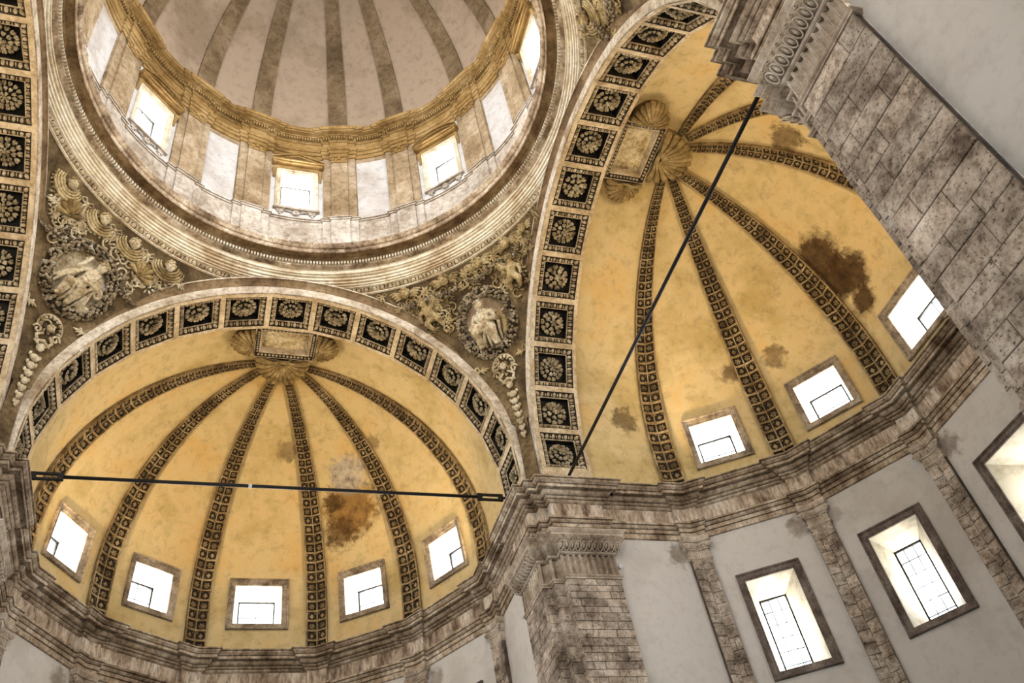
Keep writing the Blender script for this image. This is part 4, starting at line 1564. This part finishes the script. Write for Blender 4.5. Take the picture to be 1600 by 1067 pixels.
ORD8 = ['first', 'second', 'third', 'fourth', 'fifth', 'sixth']
for i, az in enumerate((61.5, 50.8, 41.2, 32.2, 26.3)):
    cherub(az, 7.22, 'winged cherub head under the ring, %s from left on the pendentive between the apses' % ORD8[i], CH_R, True, 1.08 if i < 4 else .8)
for i, az in enumerate((148.6, 138.2, 129.6, 120.1)):
    cherub(az, 7.17, 'cherub head in a looped drape, %s from left on the far-left pendentive' % ORD8[i], CH_L, False, 1.0)
cherub(-29.7, 7.30, 'cherub head in a looped drape on the upper-right pendentive', CH_R, False, 1.05)
cherub(-40, 7.25, 'cherub head near the top edge on the upper-right pendentive', CH_R, True, 1.0)

# looped drapes round the heads of the left pendentive (and one at upper right)
def drape(az, z, label, w=.46, h=.70, mat=M_RELIEFG):
    F = pend_frame(az, z, 0, .02)
    t = thing('drape', label, 'drape', F.translation, 'looped drapes under the ring')
    for j in range(4):
        mb = MB()
        ww, hh = w - .065 * j, h - .085 * j
        pts = [(ww * math.sin(R(a)) * (1 + .25 * (1 - math.cos(R(a))) * .5), .30 - hh * (math.cos(R(a)) * .5 + .5) - .02, .05 + .05 * math.cos(R(a))) for a in range(-108, 109, 18)]
        mb.tube(pts, [.020 + .026 * (math.cos(R(a)) * .5 + .5) for a in range(-108, 109, 18)], 6, 0, True, F)
        ob('fold', mb.mesh('drape_fold', mat, True), t)
    mb = MB()
    for i in range(15):
        a = R(-105 + 15 * i)
        mb.ell((w * 1.13 * math.sin(a) * 1.05, .30 - h * 1.08 * (math.cos(a) * .5 + .5) - .03, .03), (.035, .035, .03), 6, 4, F)
    tag(ob('tassels', mb.mesh('tassels', mat, True), t), kind='stuff')


for i, az in enumerate((148.6, 138.2, 129.6, 120.1)):
    drape(az, 7.14, 'looped stucco drape round a cherub head, %s from left on the far-left pendentive' % ORD8[i])
drape(-29.7, 7.25, 'looped stucco drape at upper right beside the ring')


def bow(az, z, label, mat, s=1.0, kind='bow'):
    F = pend_frame(az, z, 0, .03) @ Matrix.Diagonal((s, s, s, 1))
    mb = MB()
    mb.ell((0, 0, .05), (.07, .07, .06), 8, 5, F)
    if kind == 'bow':
        for sx in (-1, 1):
            mb.tube([(0, 0, .05), (sx * .13, .12, .08), (sx * .24, .05, .05), (sx * .12, -.02, .06), (0, 0, .05)], .026, 6, 0, True, F)
            mb.tube([(0, 0, .05), (sx * .07, -.16, .06), (sx * .05, -.30, .04), (sx * .12, -.44, .03)], [.035, .04, .03, .012], 6, 0, True, F)
    else:
        for i in range(8):
            a = R(45 * i + 10)
            mb.tube([(0, 0, .05), (.12 * math.cos(a), .12 * math.sin(a), .06), (.22 * math.cos(a), .22 * math.sin(a), .03)], [.03, .045, .012], 5, 0, True, F)
        mb.tube([(.02, -.1, .05), (.08, -.3, .05), (.12, -.5, .03)], [.03, .03, .02], 5, 0, True, F)
    tag(ob('stucco_' + ('bow' if kind == 'bow' else 'star'), mb.mesh('stucco_ornament', mat, True)), label, 'ornament', 'ornaments between the cherub heads')


for i, az in enumerate((143.2, 134.7, 125.6)):
    bow(az, 7.15, 'ribbon bow between two looped drapes, %s from left on the far-left pendentive' % ORD8[i], M_RELIEF)
for i, (az, z) in enumerate(((56.5, 7.12), (45.5, 7.16), (36.6, 7.15), (29.0, 7.15))):
    bow(az, z, 'stucco star between cherub heads, %s from left on the pendentive between the apses' % ORD8[i], M_RELIEFG, 1.0, 'star')
bow(-25.5, 7.4, 'small ribbon bow at the tip of the upper-right pendentive', M_RELIEFG, .8)
bow(21.5, 7.35, 'small ribbon curl at the right tip of the pendentive between the apses', M_RELIEFG, .8)
bow(67.5, 7.3, 'small ribbon curl at the left tip of the pendentive between the apses', M_RELIEFG, .8)


def festoon(az, z, label, w=.55, sag=.22, n=70, seed=1, thick=.11, roll=0):
    r = random.Random(seed)
    F = pend_frame(az, z, roll, .03)
    mb = MB()
    for i in range(n):
        u = r.uniform(-1, 1)
        th = thick * (1 - .55 * u * u)
        a = r.uniform(0, 2 * math.pi)
        q = math.sqrt(r.random())
        rad = r.uniform(.030, .055)
        mb.ell((u * w, sag * (u * u - 1) + th * q * math.cos(a), .05 + abs(th * q * math.sin(a))), (rad, rad, rad), 6, 4, F)
    for sx in (-1, 1):
        mb.tube([(sx * w, 0, .04), (sx * (w + .10), .09, .05), (sx * (w + .14), .22, .03)], [.05, .035, .02], 6, 0, True, F)
    tag(ob('fruit_festoon', mb.mesh('fruit_festoon', M_FRUIT, True)), label, 'festoon', 'hanging fruit festoons')


for i, (az, z) in enumerate(((59.4, 6.96), (51.4, 6.98), (42.2, 6.96), (33.0, 6.98))):
    festoon(az, z, 'fruit festoon below the cherub heads, %s from left on the pendentive between the apses' % ORD8[i], .42, .16, 60, i + 1)
festoon(144.3, 6.2, 'bunch of fruit left of the wreath on the far-left pendentive', .38, .12, 60, 7, .16, 40)
festoon(125.9, 6.1, 'bunch of fruit right of the wreath on the far-left pendentive', .38, .12, 60, 8, .16, -50)
festoon(-27.3, 6.95, 'fruit festoon on the upper-right pendentive', .35, .12, 60, 9, .16, 60)
festoon(-33, 6.6, 'second fruit festoon low on the upper-right pendentive', .40, .14, 60, 10, .16, 0)

# scallop fans beside the left wreath
FAN = shell_mesh(.36, .50, .14, 7)
for az, z, roll, lab in ((144.2, 6.62, 25, 'spread stucco fan above left of the wreath on the far-left pendentive'), (125.4, 6.55, -20, 'spread stucco fan right of the wreath on the far-left pendentive')):
    F = pend_frame(az, z, roll, .03)
    t = thing('stucco_fan', lab, 'ornament', F.translation, 'stucco fans')
    ob('bowl', FAN[0], t, F)
    ob('hinge', FAN[2], t, F)
    for me in FAN[1]:
        ob('rib', me, t, F)


# medallions
def medallion(az, z, label, mat_bg, seed, rx, ry, roll):
    F = pend_frame(az, z, roll, .02)
    t = thing('medallion', label, 'medallion', F.translation, 'wreathed medallions')
    mb = MB()
    n = 40
    el = lambda k, zz: [(rx * k * math.cos(2 * math.pi * i / n), ry * k * math.sin(2 * math.pi * i / n), zz) for i in range(n)]
    mb.grid([[F @ Vector(p) for p in el(k, zz)] for k, zz in ((1.0, .12), (.84, .10), (.80, .03), (.5, .0), (.1, -.02))], 0, True)
    ob('disc', mb.mesh('medallion_disc', mat_bg, True), t)
    mb = MB()
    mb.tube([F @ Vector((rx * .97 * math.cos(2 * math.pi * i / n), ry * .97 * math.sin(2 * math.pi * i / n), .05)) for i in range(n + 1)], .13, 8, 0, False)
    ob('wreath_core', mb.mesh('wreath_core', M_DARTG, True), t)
    r = random.Random(seed)
    mb = MB()
    for i in range(560):
        a = r.uniform(0, 2 * math.pi)
        b = r.uniform(R(-20), R(200))
        rad = r.uniform(.040, .066)
        k = .97 + .155 * math.cos(b)
        mb.ell((rx * k * math.cos(a), ry * k * math.sin(a), .05 + .15 * math.sin(b)), (rad, rad, rad), 6, 4, F)
    tag(ob('wreath_fruit', mb.mesh('wreath_fruit', M_FRUIT, True), t), kind='stuff')
    return F


M_DISC_R = stone('warm_medallion_ground', (0.46, 0.34, 0.22), (0.26, 0.165, 0.08), (0.66, 0.55, 0.43), 1.6, 0.4, 0.25, 0.15)
FR = medallion(45, 5.60, 'oval fruit-wreathed medallion on the pendentive between the apses', M_DISC_R, 1, .93, 1.10, -6)
FL = medallion(134.8, 5.58, 'round fruit-wreathed medallion on the far-left pendentive', M_RELIEF, 2, 1.02, 1.08, 0)


def seated_left(F):
    """Young figure leaning back in a scrolled chair, head turned down to the right, cloak over both knees."""
    t = thing('relief_figure', 'robed seated stucco figure with turned curly head in the round wreath', 'sculpture', F.translation)
    mb = MB()
    at, Rm = face(mb, (.27, .60, .34), .19, 34, 20, -24)
    limb(mb, [(.26, .50, .28), (.22, .36, .20), (.20, .26, .18)], [.10, .12, .15])
    limb(mb, [(.20, .30, .16), (.10, .02, .14), (.02, -.26, .12)], [.20, .21, .22], 10)      # trunk
    limb(mb, [(-.02, .34, .18), (.20, .34, .18), (.42, .26, .18)], [.11, .12, .11])
    limb(mb, [(-.04, .34, .20), (-.34, .22, .30), (-.20, .50, .40)], [.10, .078, .05])       # raised arm
    limb(mb, [(.44, .25, .20), (.46, -.06, .32), (.18, -.10, .42)], [.10, .075, .05])        # resting arm
    hand(mb, (-.19, .52, .41), (.25, 1, .1), (1, -.2, 0))
    hand(mb, (.16, -.10, .43), (-1, -.1, .1), (0, 1, .3))
    limb(mb, [(.04, -.26, .18), (-.36, -.34, .40), (-.42, -.78, .28)], [.18, .145, .085], 9)  # legs under the robe
    limb(mb, [(.12, -.28, .18), (.06, -.44, .46), (-.06, -.88, .30)], [.18, .15, .085], 9)
    limb(mb, [(-.42, -.80, .28), (-.50, -.86, .40)], [.06, .045])
    limb(mb, [(-.06, -.88, .30), (-.10, -.94, .42)], [.06, .045])
    folds = [((.34, .36, .30), (.20, .0, .36), (-.02, -.36, .40), (-.22, -.80, .24)), ((.44, .28, .28), (.34, -.10, .34), (.14, -.45, .36), (-.02, -.88, .24)),
             ((.50, .22, .22), (.44, -.16, .26), (.30, -.50, .24), (.16, -.86, .16)), ((-.10, .30, .28), (-.30, .02, .28), (-.52, -.26, .20), (-.66, -.56, .12)),
             ((-.20, .22, .26), (-.42, -.02, .22), (-.60, -.24, .14), (-.76, -.44, .06)), ((.0, .12, .34), (.10, .04, .36), (.22, .06, .36), (.32, .14, .32)),
             ((-.04, .0, .34), (.08, -.08, .37), (.20, -.06, .37), (.32, .02, .32)), ((-.36, -.34, .50), (-.30, -.56, .44), (-.36, -.80, .34), (-.40, -.92, .2)),
             ((-.20, -.40, .44), (-.16, -.60, .42), (-.22, -.80, .32), (-.26, -.94, .2))]
    for f in folds:
        limb(mb, f, [.05, .06, .055, .035], 7)
    ob('body', remesh(mb, .017, 'figure_body', M_RELIEF), t, F)
    mb = MB()
    curls(mb, at, Rm, .19, 90, .19, 5)
    ob('hair', mb.mesh('figure_hair', M_RELIEFG, True), t, F)
    mb = MB()
    mb.tube([(.34 + .17 * (1 - s) * math.cos(2.2 - s * 11) + .25, -.12 + .17 * (1 - s) * math.sin(2.2 - s * 11), .22) for s in [i / 20 for i in range(19)]], .05, 7)
    mb.tube([(.60, .06, .18), (.42, -.20, .18), (.40, -.56, .16), (.46, -.86, .12)], [.06, .09, .10, .10], 8)
    mb.box((.42, -.70, .10), (.22, .10, .10))
    ob('scrolled_chair', mb.mesh('scrolled_chair', M_RELIEF, True), t, F)
    mb = MB()
    face(mb, (-.17, .60, .20), .085, -10, 0, 0, True)
    limb(mb, [(-.17, .50, .16), (-.14, .38, .14)], [.07, .08])
    ob('small_attendant', remesh(mb, .014, 'small_attendant', M_RELIEF, 1), t, F)


def seated_right(F):
    """Bearded elder seated facing out, head bowed, a book on the knee; an animal head at his side."""
    t = thing('relief_figure', 'bearded seated stucco elder holding a book in the oval wreath', 'sculpture', F.translation)
    mb = MB()
    at, Rm = face(mb, (-.06, .55, .30), .20, -12, 14, 6)
    limb(mb, [(-.06, .48, .24), (-.05, .34, .18), (-.04, .22, .16)], [.11, .13, .17])
    limb(mb, [(-.06, .28, .14), (.0, .0, .14), (.04, -.20, .12)], [.23, .25, .26], 10)
    limb(mb, [(-.32, .24, .16), (-.06, .32, .18), (.24, .26, .16)], [.11, .13, .12])
    limb(mb, [(-.34, .24, .18), (-.44, -.04, .26), (-.26, -.14, .42)], [.10, .085, .055])
    limb(mb, [(.26, .24, .18), (.38, -.02, .28), (.06, .02, .44)], [.11, .09, .055])
    hand(mb, (-.24, -.14, .43), (.7, -.4, .3), (0, 1, .3))
    hand(mb, (.04, .02, .45), (-1, -.05, .15), (0, 1, .3))
    limb(mb, [(-.04, -.22, .20), (-.34, -.36, .46), (-.30, -.78, .26)], [.20, .16, .10], 9)
    limb(mb, [(.12, -.22, .20), (.22, -.38, .46), (.20, -.80, .26)], [.20, .16, .10], 9)
    limb(mb, [(-.30, -.80, .26), (-.34, -.86, .38)], [.065, .05])
    limb(mb, [(.20, -.80, .26), (.22, -.87, .38)], [.065, .05])
    for f in [((-.30, .26, .28), (-.24, .06, .36), (-.12, -.14, .40), (.02, -.24, .42)), ((.20, .28, .28), (.12, .10, .36), (.08, -.06, .40), (.10, -.22, .40)),
              ((-.06, .30, .32), (-.08, .12, .38), (-.04, -.06, .40), (-.02, -.2, .40)), ((.02, -.30, .44), (-.06, -.46, .46), (-.14, -.64, .36), (-.18, -.84, .2)),
              ((.10, -.30, .46), (.06, -.48, .46), (.02, -.66, .34), (.0, -.86, .2)), ((-.34, -.34, .58), (-.36, -.52, .48), (-.38, -.70, .36), (-.40, -.88, .2)),
              ((.26, -.36, .56), (.28, -.54, .46), (.30, -.70, .34), (.32, -.86, .2)), ((.34, .10, .26), (.46, -.16, .28), (.44, -.44, .30), (.40, -.74, .2))]:
        limb(mb, f, [.045, .055, .05, .035], 7)
    ob('body', remesh(mb, .017, 'figure_body', M_RELIEF), t, F)
    mb = MB()
    curls(mb, at, Rm, .20, 46, .15, 6, .3, True)
    ob('hair_and_beard', mb.mesh('figure_hair', M_RELIEF, True), t, F)
    mb = MB()
    Bk = Matrix.Translation((-.36, -.16, .46)) @ Matrix.Rotation(R(-35), 4, 'Z') @ Matrix.Rotation(R(-25), 4, 'X')
    mb.box((0, 0, 0), (.12, .16, .035), Bk)
    mb.box((.01, 0, 0), (.115, .15, .045), Bk)
    ob('book', mb.mesh('book', M_RELIEF), t, F)
    mb = MB()
    face(mb, (.52, .06, .16), .15, -20, 10, 0)
    mb.ell((.50, -.06, .32), (.11, .10, .12), 8, 6)
    limb(mb, [(.56, -.08, .08), (.58, -.34, .08), (.52, -.55, .10)], [.16, .15, .10])
    for sx in (-1, 1):
        limb(mb, [(.52 + sx * .12, .18, .12), (.52 + sx * .20, .24, .12)], [.05, .03])
    ob('animal_at_his_side', remesh(mb, .017, 'attendant_animal', M_RELIEFG), t, F)


seated_left(FL)
seated_right(FR)


# putti beside the right wreath, cherubs and masks in the lower corners
def putto(az, z, label, roll, flip):
    F = pend_frame(az, z, roll, .02)
    t = thing('putto', label, 'sculpture', F.translation, 'winged putti')
    mb = MB()
    s = -1 if flip else 1
    at, Rm = face(mb, (0, .26, .22), .165, 12 * s, 12, 8 * s, True)
    limb(mb, [(0, .06, .15), (.03 * s, -.10, .15), (.06 * s, -.26, .14)], [.15, .175, .18], 9)
    limb(mb, [(-.12 * s, .02, .16), (-.28 * s, -.06, .22), (-.30 * s, -.22, .26)], [.085, .072, .05])
    limb(mb, [(.14 * s, .02, .16), (.30 * s, .06, .2), (.40 * s, .18, .18)], [.085, .072, .05])
    hand(mb, (-.30 * s, -.23, .26), (0, -1, .1), (1, 0, 0), .8)
    hand(mb, (.41 * s, .19, .18), (.3 * s, 1, 0), (1, 0, 0), .8)
    limb(mb, [(-.02 * s, -.32, .16), (-.18 * s, -.44, .28), (-.12 * s, -.66, .16)], [.14, .115, .07])
    limb(mb, [(.12 * s, -.32, .16), (.24 * s, -.48, .24), (.26 * s, -.68, .12)], [.14, .115, .07])
    ob('body', remesh(mb, .015, 'putto_body', M_RELIEFG, 1), t, F)
    mb = MB()
    curls(mb, at, Rm, .165, 45, .20, 8)
    ob('hair', mb.mesh('putto_hair', M_RELIEFG, True), t, F)
    mb = MB()
    for j in range(6):
        y = .20 - .075 * j
        limb(mb, [(.12 * s, y * .5, .06), (.34 * s, y + .05, .10), (.60 * s - .05 * s * j, y, .05)], [.04, .05, .032], 6)
    ob('wing', remesh(mb, .016, 'putto_wing', M_RELIEFG, 1), t, F)


putto(57.4, 6.60, 'winged putto left of the oval wreath between the apses', 14, False)
putto(33.8, 6.60, 'winged putto right of the oval wreath between the apses', -14, True)


def corner_mask(az0, zs, label, mat, seed):
    """Shell-crowned mask with scrolls tapering into the foot of the pendentive."""
    r = random.Random(seed)
    F = pend_frame(az0, zs[0], 0, .02)
    t = thing('corner_mask', label, 'sculpture', F.translation, 'masks in the feet of the pendentives')
    mb = MB()
    face(mb, (0, 0, .14), .15, 0, -8, 0, True)
    ob('upper_face', remesh(mb, .014, 'mask_face', mat, 1), t, F)
    mb = MB()
    for i in range(9):
        a = R(-10 + 25 * i)
        mb.ell((.30 * math.cos(a), .06 + .30 * math.sin(a), .07), (.055, .055, .05), 7, 5, F)
    mb.tube([F @ Vector((.38 * math.cos(R(a)), .06 + .38 * math.sin(R(a)), .05)) for a in range(-20, 201, 20)], .035, 6)
    ob('shell_crown', mb.mesh('shell_crown', mat, True), t)
    mb = MB()
    for sx in (-1, 1):
        mb.tube([F @ Vector((sx * (.30 + .14 * (1 - s) * math.cos(s * 9)), -.18 + .14 * (1 - s) * math.sin(s * 9), .06)) for s in [i / 14 for i in range(13)]], .035, 6)
        mb.tube([F @ Vector(p) for p in ((sx * .10, -.20, .08), (sx * .26, -.34, .08), (sx * .16, -.52, .08), (sx * .05, -.60, .06))], [.04, .05, .05, .03], 6)
    ob('scrolls', mb.mesh('mask_scrolls', mat, True), t)
    G = pend_frame(az0, zs[1], 0, .02)
    mb = MB()
    face(mb, (0, 0, .10), .15, 0, -8, 0)
    limb(mb, [(-.22, .16, .06), (0, .24, .10), (.22, .16, .06)], [.04, .06, .04])
    ob('lower_mask', remesh(mb, .014, 'mask_face', mat, 1), t, G)
    mb = MB()
    for i in range(7):
        zz = zs[1] - .32 - .26 * i
        H = pend_frame(az0, zz, 0, .02)
        w = .15 - .016 * i
        mb.ell((0, 0, .05), (w, .12, .08), 8, 5, H)
        for sx in (-1, 1):
            mb.ell((sx * w, .08, .03), (.05, .08, .04), 6, 4, H)
    ob('pendant', mb.mesh('mask_pendant', mat, True), t)


corner_mask(44.9, (4.02, 3.35), 'shell-crowned mask with long pendant below the oval wreath', M_RELIEF, 1)
corner_mask(134.8, (3.90, 3.25), 'shell-crowned mask with long pendant below the round wreath', M_RELIEF, 2)

# leaf scrolls filling the ground between the larger reliefs
def scroll(az, z, label, mat, roll, s=1.0):
    F = pend_frame(az, z, roll, .015) @ Matrix.Diagonal((s, s, s, 1))
    mb = MB()
    for sx in (-1, 1):
        mb.tube([F @ Vector((sx * (.05 + .16 * q * math.cos(q * 5)), .16 * q * math.sin(q * 5) * 1.0 - .02, .05)) for q in [i / 12 for i in range(2, 15)]], [.018 + .022 * (i / 13) for i in range(13)], 6)
        for i in range(3):
            mb.tube([F @ Vector((sx * .06 * i, -.10, .04)), F @ Vector((sx * (.10 + .08 * i), -.24, .06)), F @ Vector((sx * (.12 + .12 * i), -.34 + .04 * i, .03))], [.02, .04, .012], 5)
    tag(ob('leaf_scroll', mb.mesh('leaf_scroll', mat, True)), label, 'ornament', 'leaf scrolls on the pendentives')


for i, (az, z, roll) in enumerate(((63.5, 7.0, 10), (50.5, 4.35, 20), (39.5, 4.35, -20), (31.0, 6.1, -30), (28.5, 6.85, 0), (58.5, 6.1, 30))):
    scroll(az, z, 'stucco leaf scroll, number %s of six round the oval wreath' % ['one', 'two', 'three', 'four', 'five', 'six'][i] if False else 'stucco leaf scroll %s' % ['at the left tip of the pendentive between the apses', 'below left of the oval wreath', 'below right of the oval wreath', 'right of the oval wreath', 'near the right tip of the pendentive between the apses', 'left of the oval wreath'][i], M_RELIEFG, roll)
for i, (az, z, roll) in enumerate(((147.5, 6.75, 0), (121.5, 6.75, 0), (141.0, 4.35, 20), (128.6, 4.5, -20), (117.0, 7.0, 0))):
    scroll(az, z, 'stucco leaf scroll %s' % ['left of the round wreath by the arch', 'right of the round wreath by the arch', 'below left of the round wreath', 'below right of the round wreath', 'at the right tip of the far-left pendentive'][i], M_RELIEF, roll)
for i, (az, z) in enumerate(((-36, 7.0), (-26, 6.7))):
    scroll(az, z, 'stucco leaf scroll %s on the upper-right pendentive' % ('beside the cherub' if i == 0 else 'by the arch'), M_RELIEFG, 0, 1.2)

# low foliage carved over the ground of each pendentive
def foliage(c, label, mat, seed, n):
    r = random.Random(seed)
    t = thing('stucco_foliage', label, 'foliage', sph(c, 5.6), 'low foliage of the pendentives')
    k = 0
    for _ in range(3000):
        if k >= n:
            break
        z = r.uniform(1.8, 7.05)
        az = c + r.uniform(-27, 27)
        p = sph(az, z)
        if max(abs(p.x), abs(p.y)) > 7.02 or min(math.hypot(min(abs(p.x), abs(p.y)), z - ZC), 99) < RA + .77:
            continue
        if math.hypot((az - c) * .150, z - 5.58) < 1.24 or not in_frame(p, 0):
            continue
        F = pend_frame(az, z, r.uniform(0, 360), .01)
        s = r.uniform(.55, .95)
        mb = MB()
        mb.tube([F @ Vector((s * .20 * q * math.cos(q * 5), s * .20 * q * math.sin(q * 5), .045)) for q in [i / 8 for i in range(1, 11)]], [.014 + .026 * (i / 9) for i in range(10)], 5)
        for i in range(4):
            a = R(40 + 40 * i)
            mb.ell((s * .24 * math.cos(a), s * .24 * math.sin(a), .03), (.10 * s, .045 * s, .05), 6, 3, F, 0, False, Matrix.Rotation(a, 3, 'Z'))
        ob('leaf', mb.mesh('stucco_leaf', mat, True), t)
        k += 1


foliage(45, 'low stucco leaves over the ground of the pendentive between the apses', M_RELIEFG, 4, 84)
foliage(135, 'low stucco leaves over the ground of the far-left pendentive', M_RELIEF, 5, 84)
foliage(-45, 'low stucco leaves over the ground of the upper-right pendentive', M_RELIEFG, 6, 40)

# thin cable slung from the ring to the left arch
mb = MB()
mb.tube([(-6.2, 3.0, 9.0), (-6.8, 3.2, 8.2), (-7.1, 3.0, 7.5)], .012, 5)
tag(ob('cable', mb.mesh('cable', M_IRON)), 'thin dark cable slanting over the ring at upper left', 'cable')

# ------------------------------------------------------------------ warm floodlights standing on the cornices, aimed at the vaults
def floodlight(P, A, power, angle, label):
    P, A = Vector(P), Vector(A)
    dr = (A - P).normalized()
    spot_light('floodlight_beam', P + dr * .10, A, power, WARM, angle)
    F = Matrix.Translation(P) @ dr.to_track_quat('Z', 'Y').to_matrix().to_4x4()
    mb = MB()
    mb.box((0, 0, .02), (.07, .05, .03), F)
    mb.box((0, 0, -.03), (.02, .02, .03), F)
    tag(ob('floodlight', mb.mesh('floodlight', M_WHITE)), label, 'lamp', 'floodlights on the cornices')


for ap, a in APSES.items():
    M = RZ(a)
    for sg in (-1, 1):
        floodlight(M @ Vector((sg * 6.66, 11.0, -.58)), M @ Vector((-sg * 1.0, 12.0, 7.2)), P_FLOOD, 105,
                   'floodlight on the cornice at the %s end of the %s' % ('right' if sg > 0 else 'left', APNAME[ap]))
for a in (0, 90, -90, 180):
    M = RZ(a)
    floodlight(M @ Vector((6.80, 6.80, -.58)), M @ Vector((-5.5, -5.5, 8.0)), P_FLOOD * .6, 110, 'floodlight on the corner of the cornice over the %s' % PNAME[a])
